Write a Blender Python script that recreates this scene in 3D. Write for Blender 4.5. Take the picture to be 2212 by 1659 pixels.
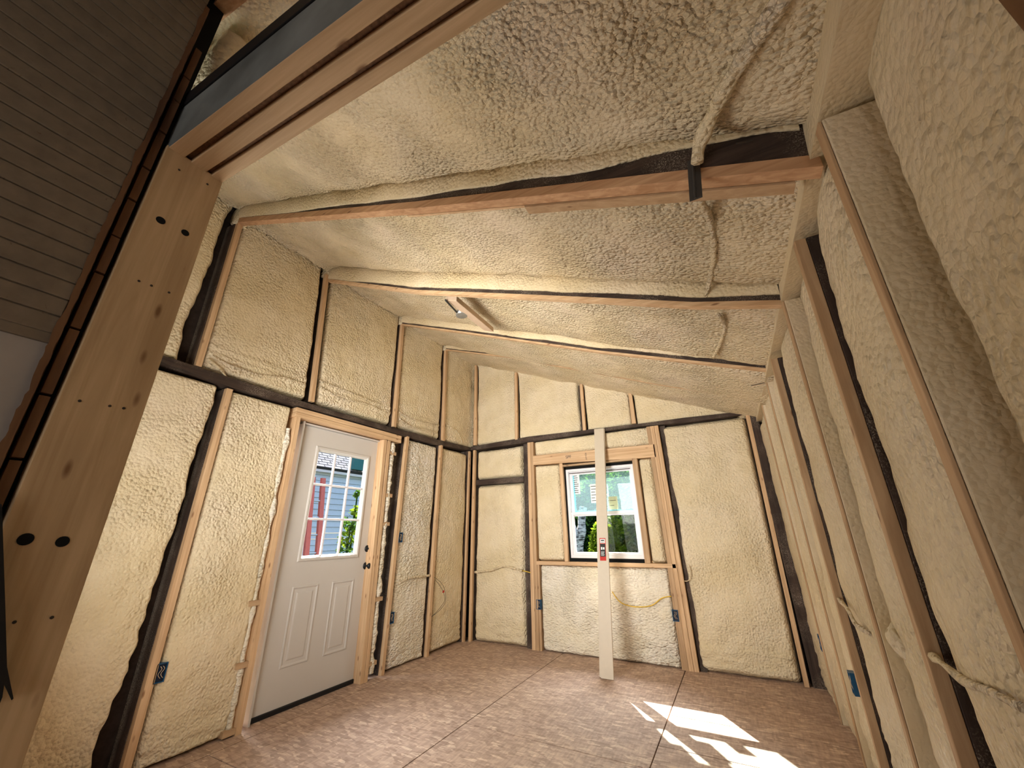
import bpy, bmesh, math, random
from mathutils import Vector, Matrix, noise
random.seed(7)
S = bpy.context.scene
for o in list(bpy.data.objects): bpy.data.objects.remove(o)
C = S.collection
PI = math.pi; R = math.radians

# ---------------------------------------------------------------- camera
CAM = Vector((3.336, -4.827, 1.3)); FPX = 833.0
ROT = Matrix.Rotation(R(28.33), 3, 'Z') @ Matrix.Rotation(R(90 + 21.06), 3, 'X') @ Matrix.Rotation(R(-.87), 3, 'Z')
cam = bpy.data.objects.new('camera', bpy.data.cameras.new('camera')); C.objects.link(cam)
cam.matrix_world = Matrix.Translation(CAM) @ ROT.to_4x4()
cam.data.sensor_width = 36; cam.data.lens = FPX / 2212 * 36; cam.data.clip_start = .02; cam.data.clip_end = 300
S.camera = cam

# ---------------------------------------------------------------- light
S.view_settings.view_transform = 'Standard'; S.view_settings.look = 'None'
S.view_settings.gamma = 1; S.view_settings.use_curve_mapping = False
S.view_settings.exposure = 0.18
S.cycles.max_bounces = 6; S.cycles.diffuse_bounces = 4; S.cycles.glossy_bounces = 2; S.cycles.transparent_max_bounces = 12
S.cycles.use_adaptive_sampling = True; S.cycles.adaptive_threshold = .06; S.cycles.adaptive_min_samples = 16
S.cycles.sample_clamp_indirect = 6
w = bpy.data.worlds.new('sky'); S.world = w; w.use_nodes = True
nt = w.node_tree; bg = nt.nodes['Background']
sky = nt.nodes.new('ShaderNodeTexSky'); sky.sky_type = 'NISHITA'; sky.sun_disc = False
SUN_TRAVEL = Vector((.68, -1.0, -1.07)).normalized()
sky.sun_elevation = math.asin(-SUN_TRAVEL.z); sky.sun_rotation = math.atan2(-SUN_TRAVEL.x, -SUN_TRAVEL.y)
sky.altitude = 100; sky.air_density = 1.2; sky.dust_density = 2
nt.links.new(sky.outputs[0], bg.inputs[0]); bg.inputs[1].default_value = .44

def lamp(name, kind, loc, direction, energy, color=(1, 1, 1), size=None, size_y=None):
    d = bpy.data.lights.new(name, kind); d.energy = energy; d.color = color
    if kind == 'AREA':
        d.shape = 'RECTANGLE'; d.size = size; d.size_y = size_y or size
    o = bpy.data.objects.new(name, d); C.objects.link(o); o.location = loc
    o.rotation_euler = Vector(direction).to_track_quat('-Z', 'Y').to_euler()
    return o
sun = lamp('sun', 'SUN', (-6, 10, 10), SUN_TRAVEL, 34, (1, .95, .86)); sun.data.angle = R(.55)
# added fill lamps with no known source, unseen behind the opening post
lamp('fill_front_wall', 'AREA', (1.25, -4.41, 1.5), (.06, 1, .50), 52, (1, .985, .92), 1.0, 1.7)
deep = lamp('fill_front_wall_upper', 'AREA', (1.25, -4.41, 1.9), (.05, 1, .06), 34, (1, .985, .92), 1.0, .9); deep.data.spread = R(95)
# added lamps outside, above the window and the door glass, to brighten the room
lamp('fill_above_window', 'AREA', (1.8, 1.35, 3.0), (.12, -1, -.80), 210, (.93, .97, 1), 1.3, 1.0)
lamp('fill_above_door', 'AREA', (-1.5, -1.9, 3.3), (1, -.05, -.95), 170, (.93, .97, 1), 1.2, 1.0)
lamp('fill_old_house', 'AREA', (3.4, -8.2, 1.1), (0, 1, .16), 36, (1, .96, .90), 1.8, 1.5)  # added fill lamp in the old house, unseen behind the camera

# ---------------------------------------------------------------- pixel helper: where the sight line of a photo pixel meets a plane of the room
def at(px, py, ax, v):
    d = ROT @ Vector(((px - 1106) / FPX, -(py - 829.5) / FPX, -1))
    return CAM + d * ((v - CAM[ax]) / d[ax])

# ---------------------------------------------------------------- materials
def srgb(r, g, b):
    f = lambda c: c / 12.92 if c <= .04045 else ((c + .055) / 1.055) ** 2.4
    return (f(r / 255), f(g / 255), f(b / 255), 1)
class NT:
    def __init__(s, name, rough=.6, color=(.5, .5, .5, 1)):
        s.m = bpy.data.materials.new(name); s.m.use_nodes = True; s.t = s.m.node_tree
        s.b = s.t.nodes['Principled BSDF']; s.b.inputs['Roughness'].default_value = rough
        s.b.inputs['Base Color'].default_value = color; s.b.inputs['Specular IOR Level'].default_value = .3
    def n(s, typ, **k):
        nd = s.t.nodes.new(typ)
        for a, v in k.items():
            if a.startswith('i_'):
                a = a[2:].replace('_', ' ')
                nd.inputs[a].default_value = v
            else: setattr(nd, a, v)
        return nd
    def l(s, a, b): s.t.links.new(a, b)
    def coord(s, scale=(1, 1, 1), rot=(0, 0, 0), kind='Object'):
        tc = s.n('ShaderNodeTexCoord'); mp = s.n('ShaderNodeMapping')
        mp.inputs['Scale'].default_value = scale; mp.inputs['Rotation'].default_value = rot
        s.l(tc.outputs[kind], mp.inputs[0]); return mp.outputs[0]
    def noise(s, vec, scale, detail=3, rough=.55, dist=0):
        nd = s.n('ShaderNodeTexNoise'); nd.inputs['Scale'].default_value = scale; nd.inputs['Detail'].default_value = detail
        nd.inputs['Roughness'].default_value = rough; nd.inputs['Distortion'].default_value = dist
        if vec is not None: s.l(vec, nd.inputs['Vector'])
        return nd.outputs['Fac']
    def vor(s, vec, scale, feature='F1', out='Distance', rnd=1):
        nd = s.n('ShaderNodeTexVoronoi'); nd.feature = feature; nd.inputs['Scale'].default_value = scale; nd.inputs['Randomness'].default_value = rnd
        s.l(vec, nd.inputs['Vector']); return nd.outputs[out]
    def ramp(s, fac, stops, interp='LINEAR'):
        nd = s.n('ShaderNodeValToRGB'); nd.color_ramp.interpolation = interp
        e = nd.color_ramp.elements
        while len(e) < len(stops): e.new(.5)
        for i, (p, c) in enumerate(stops):
            e[i].position = p; e[i].color = c if len(c) == 4 else (*c, 1)
        s.l(fac, nd.inputs[0]); return nd.outputs[0]
    def mix(s, fac, a, b, mode='MIX'):
        nd = s.n('ShaderNodeMix', data_type='RGBA', blend_type=mode)
        for sock, v in ((nd.inputs[0], fac), (nd.inputs[6], a), (nd.inputs[7], b)):
            if hasattr(v, 'is_linked'): s.l(v, sock)
            else: sock.default_value = v
        return nd.outputs[2]
    def math(s, op, a, b=0.0, c=None):
        nd = s.n('ShaderNodeMath', operation=op)
        for i, v in enumerate((a, b, c)):
            if v is None: continue
            if hasattr(v, 'is_linked'): s.l(v, nd.inputs[i])
            else: nd.inputs[i].default_value = v
        return nd.outputs[0]
    def col(s, c): s.l(c, s.b.inputs['Base Color'])
    def bump(s, h, strength=.5, dist=.01):
        nd = s.n('ShaderNodeBump'); nd.inputs['Strength'].default_value = strength; nd.inputs['Distance'].default_value = dist
        s.l(h, nd.inputs['Height']); s.l(nd.outputs[0], s.b.inputs['Normal'])

def plain(name, c, rough=.5, metal=0, noise_amt=.08, bump=0, scale=30):
    t = NT(name, rough); v = t.coord()
    n = t.noise(v, scale, 4)
    lo = tuple(x * (1 - noise_amt) for x in c[:3]); hi = tuple(min(1, x * (1 + noise_amt)) for x in c[:3])
    t.col(t.ramp(n, [(.3, lo), (.7, hi)])); t.b.inputs['Metallic'].default_value = metal
    if bump: t.bump(n, bump, .003)
    return t.m

def foam_mat(name, peel=70, dist=.006, strength=.7, base=(.80, .655, .47), stretch=(1, 1, 1), sheen=.6):
    t = NT(name, sheen); v = t.coord(stretch); vo = t.coord()
    big = t.noise(vo, 1.6, 3); mid = t.noise(vo, 7, 3)
    yl = (base[0] * .95, base[1] * .925, base[2] * .84, 1); pk = (min(1, base[0] * 1.05), base[1] * 1.04, base[2] * 1.10, 1)
    c = t.ramp(big, [(.35, yl), (.55, (*base, 1)), (.72, pk)])
    c2 = t.ramp(mid, [(.3, (.94, .93, .90, 1)), (.6, (1, 1, 1, 1))])
    t.col(t.mix(1.0, c, c2, 'MULTIPLY'))
    a = t.noise(v, peel, 2, .5, .3)
    b = t.vor(v, peel * .75, 'F1')
    drip = t.noise(t.coord((9, 9, 2.2)), 1, 4, .6, .4)
    amp = t.ramp(t.noise(vo, 2.3, 2), [(.35, (.35,) * 3), (.68, (1,) * 3)])
    h = t.math('ADD', t.math('MULTIPLY', b, -1.1), t.math('MULTIPLY', a, .9))
    h = t.math('ADD', t.math('MULTIPLY', h, amp), t.math('ADD', t.math('MULTIPLY', t.noise(vo, 16, 3), .5), t.math('MULTIPLY', drip, .8)))
    t.bump(h, strength, dist)
    return t.m
FOAM = foam_mat('spray_foam_smooth', 66, .014, 1.0, base=(.80, .680, .485))
FOAM_R = foam_mat('spray_foam_rippled', 42, .022, 1.0, base=(.86, .79, .67), stretch=(1, 1, 1.8))
FOAM_C = foam_mat('spray_foam_ceiling', 66, .026, 1.0, base=(.81, .680, .485), stretch=(1, 1.3, 1))
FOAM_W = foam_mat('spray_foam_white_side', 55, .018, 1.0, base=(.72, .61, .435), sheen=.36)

def wood(name, axis, a, b, knots=True, rough=.62, grain=46, stain=None):
    t = NT(name, rough); sc = [grain] * 3; sc[axis] = 1.3
    v = t.coord(tuple(sc)); n = t.noise(v, 1, 5, .6, .6)
    c = t.ramp(n, [(.34, a), (.5, tuple((x + y) / 2 for x, y in zip(a, b))), (.64, b)])
    vo = t.coord()
    var = t.ramp(t.noise(vo, 2.2, 2), [(.3, (.88, .86, .84, 1)), (.7, (1.05, 1.04, 1.02, 1))])
    c = t.mix(1.0, c, var, 'MULTIPLY')
    if knots:
        ks = [17] * 3; ks[axis] = 5.5
        k = t.vor(t.coord(tuple(ks)), 1)
        kr = t.math('MULTIPLY', t.ramp(k, [(.06, (1, 1, 1, 1)), (.15, (0, 0, 0, 1))]), .8)
        c = t.mix(kr, c, (a[0] * .35, a[1] * .22, a[2] * .16, 1))
    t.col(c); t.bump(n, .25, .002)
    return t.m
FOAM_T = foam_mat('spray_foam_thin_coat', 90, .005, .7, base=(.72, .60, .42))
PINE = [wood('new_pine_' + 'xyz'[i], i, (.55, .345, .19), (.74, .52, .32)) for i in range(3)]
PALE = [wood('pale_pine_' + 'xyz'[i], i, (.42, .265, .145), (.57, .39, .235), grain=34) for i in range(3)]
RED = [wood('fir_' + 'xyz'[i], i, (.44, .24, .125), (.62, .38, .22)) for i in range(3)]

BEAMW = wood('beam_pine', 0, (.47, .32, .175), (.66, .47, .29), grain=30)
def old_wood(name, axis, fade=None):
    t = NT(name, .75); sc = [26] * 3; sc[axis] = 2
    n = t.noise(t.coord(tuple(sc)), 1, 5, .65, .5); vo = t.coord()
    c = t.ramp(n, [(.3, (.022, .014, .011)), (.6, (.065, .041, .031)), (.85, (.13, .084, .06))])
    sp = t.math('MULTIPLY', t.ramp(t.noise(vo, 190, 3, .8), [(.52, (0, 0, 0)), (.62, (1, 1, 1))]), t.ramp(t.noise(vo, 5, 3), [(.44, (0, 0, 0)), (.66, (1, 1, 1))]))
    if fade:
        sx_ = t.n('ShaderNodeSeparateXYZ'); t.l(vo, sx_.inputs[0]); k_ = 'XYZ'.index(fade[-1])
        g = t.math('MULTIPLY', sx_.outputs[k_], -1 if fade[0] == '-' else 1)
        g = t.math('ADD', g, t.math('MULTIPLY', t.noise(vo, 9, 2), .06))
        m2 = t.ramp(g, [(.025, (0, 0, 0)), (.065, (1, 1, 1))])
        sp = t.math('MAXIMUM', sp, t.math('MULTIPLY', m2, t.ramp(t.noise(vo, 160, 3, .8), [(.38, (0, 0, 0)), (.6, (1, 1, 1))])))
    t.col(t.mix(t.math('MULTIPLY', sp, .75), c, (.46, .38, .30, 1))); t.bump(n, .5, .004)
    return t.m
OLD = [old_wood('old_dark_wood_' + 'xyz'[i], i) for i in range(3)]
OLDL = old_wood('old_stud_left_wall', 2, '-X'); OLDR = old_wood('old_stud_right_wall', 2, '+X'); OLDB = old_wood('old_stud_back_wall', 2, '+Y')

def osb_mat():
    t = NT('osb_floor', .62)
    prev = None
    for i, (rz, s, st) in enumerate([(.3, 15, (1, 3.2, 1)), (1.4, 17, (1, 3.5, 1)), (2.4, 14, (1, 3.0, 1))]):
        wv = t.noise(t.coord(), 5, 2)
        v0 = t.coord(st, (0, 0, rz))
        cc = t.vor(v0, s, out='Color')
        sep = t.n('ShaderNodeSeparateColor'); t.l(cc, sep.inputs[0])
        c = t.ramp(sep.outputs[0], [(0, (.36, .255, .195)), (.45, (.46, .34, .265)), (.85, (.54, .405, .315)), (1, (.68, .54, .42))])
        if prev is None: prev = c; h = sep.outputs[1]
        else:
            m = t.ramp(sep.outputs[2], [(.55, (0, 0, 0)), (.58, (1, 1, 1))]); prev = t.mix(m, prev, c)
    g = t.noise(t.coord((60, 9, 1), (0, 0, .5)), 1, 4)
    prev = t.mix(1.0, prev, t.ramp(g, [(.3, (.78, .76, .75, 1)), (.7, (1.1, 1.08, 1.07, 1))]), 'MULTIPLY')
    big = t.ramp(t.noise(t.coord(), .9, 2), [(.3, (.93, .90, .91, 1)), (.7, (1.06, 1.02, .97, 1))])
    t.col(t.mix(1.0, prev, big, 'MULTIPLY')); t.bump(h, .15, .002)
    return t.m
OSB = osb_mat()
OSBEDGE = plain('osb_spacer', (.20, .105, .055), .8, noise_amt=.3, bump=.4, scale=90)
WHITE = plain('white_painted_board', srgb(208, 195, 176), .45, noise_amt=.02)
DOORW = plain('door_white', srgb(208, 203, 198), .4, noise_amt=.015, scale=4)
VINYL = plain('white_vinyl', srgb(236, 232, 236), .3, noise_amt=.01)
BLACK = plain('black_satin', (.012, .012, .013), .45)
BLACKV = plain('black_void', (.004, .004, .004), .9)
BLUE = plain('blue_outlet_plastic', (.012, .075, .17), .35, noise_amt=.05)
BLUE_SHADE = plain('shaded_blue_outlet_inside', (.004, .012, .03), .5)  # shade inside the boxes put into a darker copy of the blue
YELL = plain('yellow_cable', (.75, .50, .05), .4)
CREAMW = FOAM_C; CREAMX = plain('foam_coated_cable', (.74, .60, .41), .6, noise_amt=.1, bump=.4, scale=60)
GREYW = plain('dark_wire', (.03, .03, .028), .4)
COPPER = plain('bare_wire', (.55, .42, .30), .4)
REDP = plain('red_paper', (.55, .03, .02), .6)
PAPER = plain('white_paper', (.80, .84, .84), .6)
YPAPER = plain('yellow_green_paper', (.78, .82, .55), .6)
PRINT = plain('black_print', (.03, .03, .03), .6)
METAL = plain('galvanised_metal', (.42, .42, .40), .35, metal=.7)
STEEL = plain('nail_steel', (.06, .05, .045), .4, metal=.4)
SHEATH = plain('wall_sheathing', (.045, .029, .022), .9, noise_amt=.3)
PLASTER = plain('grey_plaster', srgb(168, 160, 152), .8, noise_amt=.03, bump=.05)

def bead_mat():
    t = NT('painted_beadboard', .55); v = t.coord(kind='Object')
    n = t.noise(v, 30, 4); st = t.noise(t.coord((1, 6, 6)), 9, 4, .6, 1.5)
    c = t.ramp(n, [(.3, srgb(116, 103, 88)), (.7, srgb(130, 116, 99))])
    k = t.ramp(st, [(.66, (0, 0, 0)), (.72, (1, 1, 1))])
    t.col(t.mix(t.math('MULTIPLY', k, .6), c, srgb(92, 70, 50))); t.bump(n, .1, .002); return t.m
BEAD = bead_mat()
def brick_mat():
    t = NT('old_brown_lath', .8); v = t.coord((20, 20, 3)); n = t.noise(v, 1, 4)
    t.col(t.ramp(n, [(.3, (.10, .045, .022)), (.7, (.22, .115, .055))])); t.bump(n, .4, .004); return t.m
LATH = brick_mat()
def glass_mat(name, tint=(1, 1, 1, 1), gloss=.06, haze=0, hazec=(.7, .9, .95, 1)):
    t = NT(name); t.t.nodes.remove(t.b)
    tr = t.n('ShaderNodeBsdfTransparent'); tr.inputs[0].default_value = tint
    gl = t.n('ShaderNodeBsdfGlossy'); gl.inputs['Roughness'].default_value = .02
    mx = t.n('ShaderNodeMixShader'); mx.inputs[0].default_value = gloss
    t.l(tr.outputs[0], mx.inputs[1]); t.l(gl.outputs[0], mx.inputs[2]); out = mx.outputs[0]
    if haze:
        df = t.n('ShaderNodeBsdfTranslucent'); df.inputs[0].default_value = hazec
        d2 = t.n('ShaderNodeBsdfDiffuse'); d2.inputs[0].default_value = hazec
        a = t.n('ShaderNodeMixShader'); a.inputs[0].default_value = .5; t.l(df.outputs[0], a.inputs[1]); t.l(d2.outputs[0], a.inputs[2])
        m2 = t.n('ShaderNodeMixShader'); m2.inputs[0].default_value = haze; t.l(out, m2.inputs[1]); t.l(a.outputs[0], m2.inputs[2]); out = m2.outputs[0]
    t.l(out, t.t.nodes['Material Output'].inputs[0]); return t.m
GLASS = glass_mat('clear_glass', gloss=.004); GLASS_F = glass_mat('film_covered_glass', (.86, .97, .98, 1), .008, .05)
def leaf_mat(name, a, b, tr=.45):
    t = NT(name, .9); t.b.inputs['Specular IOR Level'].default_value = 0; n = t.noise(t.coord(), 3.5, 3); c = t.ramp(n, [(.3, a), (.7, b)]); t.col(c)
    tl = t.n('ShaderNodeBsdfTranslucent'); t.l(c, tl.inputs[0]); mx = t.n('ShaderNodeMixShader'); mx.inputs[0].default_value = tr
    t.l(t.b.outputs[0], mx.inputs[1]); t.l(tl.outputs[0], mx.inputs[2]); t.l(mx.outputs[0], t.t.nodes['Material Output'].inputs[0]); return t.m
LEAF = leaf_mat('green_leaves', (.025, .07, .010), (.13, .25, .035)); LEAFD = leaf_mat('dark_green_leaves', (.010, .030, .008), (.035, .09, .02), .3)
LEAFY = leaf_mat('yellow_green_leaves', (.08, .17, .010), (.22, .28, .02))
def bark_mat():
    t = NT('birch_bark', .8); n = t.noise(t.coord((6, 6, 26)), 1, 4, .6); t.col(t.ramp(n, [(.4, (.06, .055, .05)), (.52, (.60, .58, .55)), (.8, (.80, .78, .74))])); return t.m
BIRCH = bark_mat(); BARKD = plain('dark_bark', (.05, .035, .025), .9, noise_amt=.4)
SIDING = plain('skylit_white_siding', srgb(206, 218, 232), .6, noise_amt=.03)  # blue of the skylight put into the colour of white-grey siding
def shingle_mat():
    t = NT('grey_shingles', .9); t.b.inputs['Specular IOR Level'].default_value = 0; br = t.n('ShaderNodeTexBrick'); br.inputs['Scale'].default_value = 1; t.l(t.coord((1, 1, 1), (0, 0, 0), 'UV'), br.inputs[0])
    br.inputs['Color1'].default_value = (.30, .29, .30, 1); br.inputs['Color2'].default_value = (.40, .39, .40, 1); br.inputs['Mortar'].default_value = (.07, .07, .075, 1)
    br.inputs['Brick Width'].default_value = .22; br.inputs['Row Height'].default_value = .075; br.inputs['Mortar Size'].default_value = .012
    t.col(br.outputs[0]); return t.m
SHINGLE = shingle_mat()
GRASS = plain('lawn', (.02, .04, .012), .9, noise_amt=.4, scale=8)
FIBER = plain('orange_fibreglass', (.62, .13, .09), .45); ALU = plain('aluminium', (.55, .57, .6), .35, metal=.5)

# ---------------------------------------------------------------- object helpers
def tag(o, label=None, cat=None, group=None, kind=None):
    if label: o['label'] = label
    if cat: o['category'] = cat
    if group: o['group'] = group
    if kind: o['kind'] = kind
    return o
def thing(name, loc, label, cat, group=None):
    o = bpy.data.objects.new(name, None); C.objects.link(o); o.location = loc; o.empty_display_size = .05
    return tag(o, label, cat, group)
def wloc(p):
    v = Vector((0, 0, 0))
    while p is not None: v = v + p.location; p = p.parent
    return v
def mesh(name, verts, faces, mat, parent=None, origin=None, smooth=False, bevel=0, mats=None, fm=None, uvs=None):
    me = bpy.data.meshes.new(name)
    o = bpy.data.objects.new(name, me); C.objects.link(o)
    if origin is None:
        origin = sum((Vector(v) for v in verts), Vector()) / len(verts)
        origin.z = min(v[2] for v in verts)
    base = wloc(parent) if parent else Vector((0, 0, 0))
    me.from_pydata([tuple(Vector(v) - origin) for v in verts], [], faces); me.update()
    o.location = origin - base
    if parent: o.parent = parent
    for m in (mats or [mat]): me.materials.append(m)
    if fm:
        for p, i in zip(me.polygons, fm): p.material_index = i
    if smooth:
        for p in me.polygons: p.use_smooth = True
    if bevel:
        b = o.modifiers.new('bevel', 'BEVEL'); b.width = bevel; b.segments = 2; b.limit_method = 'ANGLE'
    return o
class MB:
    def __init__(s): s.v = []; s.f = []; s.m = []
    def hexa(s, p, m=0):   # p: 8 points, bottom 4 ccw then top 4
        n = len(s.v); s.v += [tuple(x) for x in p]
        for f in ((3, 2, 1, 0), (4, 5, 6, 7), (0, 1, 5, 4), (1, 2, 6, 5), (2, 3, 7, 6), (3, 0, 4, 7)):
            s.f.append(tuple(n + i for i in f)); s.m.append(m)
        return s
    def box(s, a, b, m=0):
        x0, x1 = sorted((a[0], b[0])); y0, y1 = sorted((a[1], b[1])); z0, z1 = sorted((a[2], b[2]))
        return s.hexa([(x0, y0, z0), (x1, y0, z0), (x1, y1, z0), (x0, y1, z0), (x0, y0, z1), (x1, y0, z1), (x1, y1, z1), (x0, y1, z1)], m)
    def tube(s, pts, r, seg=8, m=0, cap=True):
        pts = [Vector(p) for p in pts]; n0 = len(s.v); k = len(pts)
        for i, p in enumerate(pts):
            t = (pts[min(i + 1, k - 1)] - pts[max(i - 1, 0)]).normalized()
            a = t.orthogonal().normalized() if i == 0 else (pa - t * pa.dot(t)).normalized()
            pa = a; b = t.cross(a); rr = r[i] if isinstance(r, (list, tuple)) else r
            for j in range(seg):
                an = 2 * PI * j / seg; s.v.append(tuple(p + (a * math.cos(an) + b * math.sin(an)) * rr))
        for i in range(k - 1):
            for j in range(seg):
                q = n0 + i * seg; s.f.append((q + j, q + (j + 1) % seg, q + seg + (j + 1) % seg, q + seg + j)); s.m.append(m)
        if cap:
            s.f.append(tuple(n0 + j for j in reversed(range(seg)))); s.m.append(m)
            s.f.append(tuple(n0 + (k - 1) * seg + j for j in range(seg))); s.m.append(m)
        return s
    def build(s, name, mat, parent=None, **k):
        if isinstance(mat, list): k['mats'] = mat; k['fm'] = s.m; mat = mat[0]
        return mesh(name, s.v, s.f, mat, parent, **k)
def box(name, a, b, mat, parent=None, bevel=.0015, **k): return MB().box(a, b).build(name, mat, parent, bevel=bevel, **k)

def smooth_pts(pts, n=8):
    pts = [Vector(p) for p in pts]; out = []
    for i in range(len(pts) - 1):
        p0, p1, p2, p3 = pts[max(i - 1, 0)], pts[i], pts[i + 1], pts[min(i + 2, len(pts) - 1)]
        for j in range(n):
            t = j / n
            out.append(.5 * ((2 * p1) + (p2 - p0) * t + (2 * p0 - 5 * p1 + 4 * p2 - p3) * t * t + (3 * p1 - p0 - 3 * p2 + p3) * t ** 3))
    return out + [pts[-1]]

def sst(t): t = max(0, min(1, t)); return t * t * (3 - 2 * t)
def foam(label, c, n, recess=.06, pillow=.02, sides='rrrr', gap=.025, roll=(.05, .06), amp=(.014, .006), mat=None, step=.022, seed=0, group=None, bands=(), name='spray_foam_bay', gapf=None, thick=.075):
    """c = corners (u0v0, u1v0, u1v1, u0v1) on the framing face; n = normal to the room.
    sides for u0,u1,v0,v1: r = rolls back to the framing, g = rolls back with a ragged gap, o = runs into the next surface with a cove, f = flush, d = ragged deep edge"""
    gap0 = gap; c = [Vector(p) for p in c]; n = Vector(n).normalized()
    U = max((c[1] - c[0]).length, (c[2] - c[3]).length); V = max((c[3] - c[0]).length, (c[2] - c[1]).length)
    nu = max(6, int(U / step)); nv = max(6, int(V / step)); vs = []; so = seed * 17.3 + 3.1
    def edge_pull(s, t):
        gap = gapf(t) if gapf else gap0
        if s in 'g': return gap * (.55 + 1.1 * max(-.4, noise.noise(Vector((t * 2.3, so, 1)))) + .35 * noise.noise(Vector((t * 11, so, 5))))
        if s == 'd': return gap * (1.0 + 1.3 * noise.noise(Vector((t * 1.7, so, 9))) + .3 * noise.noise(Vector((t * 13, so, 5))))
        if s == 'o': return -.02
        return 0
    # clustered spacing so the rolled edges are well resolved
    def par(k, N): t = k / N; return t - .10 * math.sin(2 * PI * t) / (2 * PI) * 4 if N > 10 else t
    for j in range(nv + 1):
        tv = par(j, nv)
        for i in range(nu + 1):
            tu = par(i, nu)
            uu = tu * U; vv = tv * V
            a = edge_pull(sides[0], vv); b = edge_pull(sides[1], vv); e = edge_pull(sides[2], uu); f = edge_pull(sides[3], uu)
            u = a + (U - a - b) * tu; v = e + (V - e - f) * tv
            su, sv = u / U, v / V
            p = (c[0] * (1 - su) + c[1] * su) * (1 - sv) + (c[3] * (1 - su) + c[2] * su) * sv
            q = p * 1.0 + Vector((so, so * .7, 0))
            d = -recess + pillow * (math.sin(PI * min(1, max(0, su))) ** .6) * (math.sin(PI * min(1, max(0, sv))) ** .4)
            d += amp[0] * noise.noise(q * 3.2) + amp[1] * noise.noise(q * 11) + amp[1] * .5 * noise.noise(q * 26)
            if c[0].z < .01 and abs(n.z) < .1:
                k_ = math.exp(-vv / .38); d += k_ * (.016 * noise.noise(Vector((q.x * 9, q.y * 9, q.z * 22))) + .010 * noise.noise(q * 30))
            ds = (u - a, U - b - u, v - e, V - f - v)
            for s, dist in zip(sides, ds):
                if s in 'rgd': d -= roll[1] * (1 - sst(dist / roll[0]))
                elif s == 'o': d += .045 * math.exp(-max(0, dist) / .05)
            for (bd, bw, ba) in bands:
                d += ba * math.exp(-((vv - bd - .02 * noise.noise(Vector((uu * 2, so, 3)))) / bw) ** 2)
            if i in (0, nu) or j in (0, nv): d -= .03
            vs.append(p + n * d)
    fs = [(j * (nu + 1) + i, j * (nu + 1) + i + 1, (j + 1) * (nu + 1) + i + 1, (j + 1) * (nu + 1) + i) for j in range(nv) for i in range(nu)]
    # thickness: the border is carried straight back and closed behind
    st = nu + 1
    ring_ = [i for i in range(nu)] + [j * st + nu for j in range(nv)] + [nv * st + i for i in range(nu, 0, -1)] + [j * st for j in range(nv, 0, -1)]
    k = len(vs); vs += [vs[i] - n * thick for i in ring_]; q = len(ring_)
    for a in range(q): b = (a + 1) % q; fs.append((ring_[b], ring_[a], k + a, k + b))
    fs.append(tuple(k + a for a in reversed(range(q))))
    o = mesh(name, vs, fs, mat or FOAM, smooth=True)
    return tag(o, label, 'spray foam', group)

def quad_up(xa, ya, xb, yb, z0, z1, dx0=0, dy0=0, dx1=0, dy1=0):
    return [(xa + dx0, ya + dy0, z0), (xb + dx0, ya + dy0, z0), (xb + dx0, yb + dy0, z0), (xa + dx0, yb + dy0, z0),
            (xa + dx1, ya + dy1, z1), (xb + dx1, ya + dy1, z1), (xb + dx1, yb + dy1, z1), (xa + dx1, yb + dy1, z1)]

# ================================================================ THE SETTING
HP0, HP1 = 2.43, 2.485       # underside / top of the middle wall plate
XR = 3.73                    # face of the right wall framing
def zroof(x): return 3.86 - .415 * x
DEP = .17                    # depth of the wall cavities

def floor():
    m = MB(); g = .008; z0 = -.02
    xs = [-.2, .108, 1.325, 2.63, 4.2]
    def sheet(x0, x1, y0, y1): m.box((x0 + g / 2, y0 + g / 2, z0), (x1 - g / 2, y1 - g / 2, 0))
    sheet(-.2, .108, -4.6, .195)
    sheet(.108, 1.325, -4.6, -3.0); sheet(.108, 1.325, -3.0, -.545); sheet(.108, 1.325, -.545, .195)
    sheet(1.325, 2.63, -4.6, -1.9); sheet(1.325, 2.63, -1.9, .195)
    sheet(2.63, 4.2, -4.6, -1.6); sheet(2.63, 4.2, -1.6, -1.1); sheet(2.63, 4.2, -1.1, -.58); sheet(2.63, 4.2, -.58, -.37); sheet(2.63, 4.2, -.37, .195)
    m.box((-.3, -4.6, -.08), (4.3, .2, z0), 1)
    o = m.build('floor', [OSB, BLACKV]); tag(o, kind='structure'); return o
floor()
tag(box('floor', (1.4, -9, -.08), (5.2, -4.6, 0), OSB, bevel=0), kind='structure')
# outer skins of the walls and the roof (dark sheathing seen in the gaps)
def skin(name, boxes, mat=SHEATH):
    m = MB()
    for a, b in boxes: m.box(a, b)
    return tag(m.build(name, mat), kind='structure')
skin('wall_left', [((-.30, -5.2, 0), (-DEP - .02, -2.76, 4.3)), ((-.30, -1.56, 0), (-DEP - .02, .3, 4.3)), ((-.30, -2.76, 2.33), (-DEP - .02, -1.56, 4.3))])
skin('wall_back', [((-.3, DEP + .02, 0), (1.44, .30, 4.3)), ((2.40, DEP + .02, 0), (4.0, .30, 4.3)), ((1.44, DEP + .02, 0), (2.40, .30, .97)), ((1.44, DEP + .02, 2.13), (2.40, .30, 4.3))])
skin('wall_right', [((XR + DEP + .02, -4.8, 0), (XR + .32, .3, 2.9))])
skin('wall_gable', [((-.3, -5.32, 2.75), (5.3, -5.21, 4.4))], PLASTER)
skin('wall_front', [((-.3, -4.60, 0), (1.99, -4.47, 2.42)), ((3.95, -4.75, 0), (4.1, -4.4, 3.0))], PLASTER)
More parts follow.
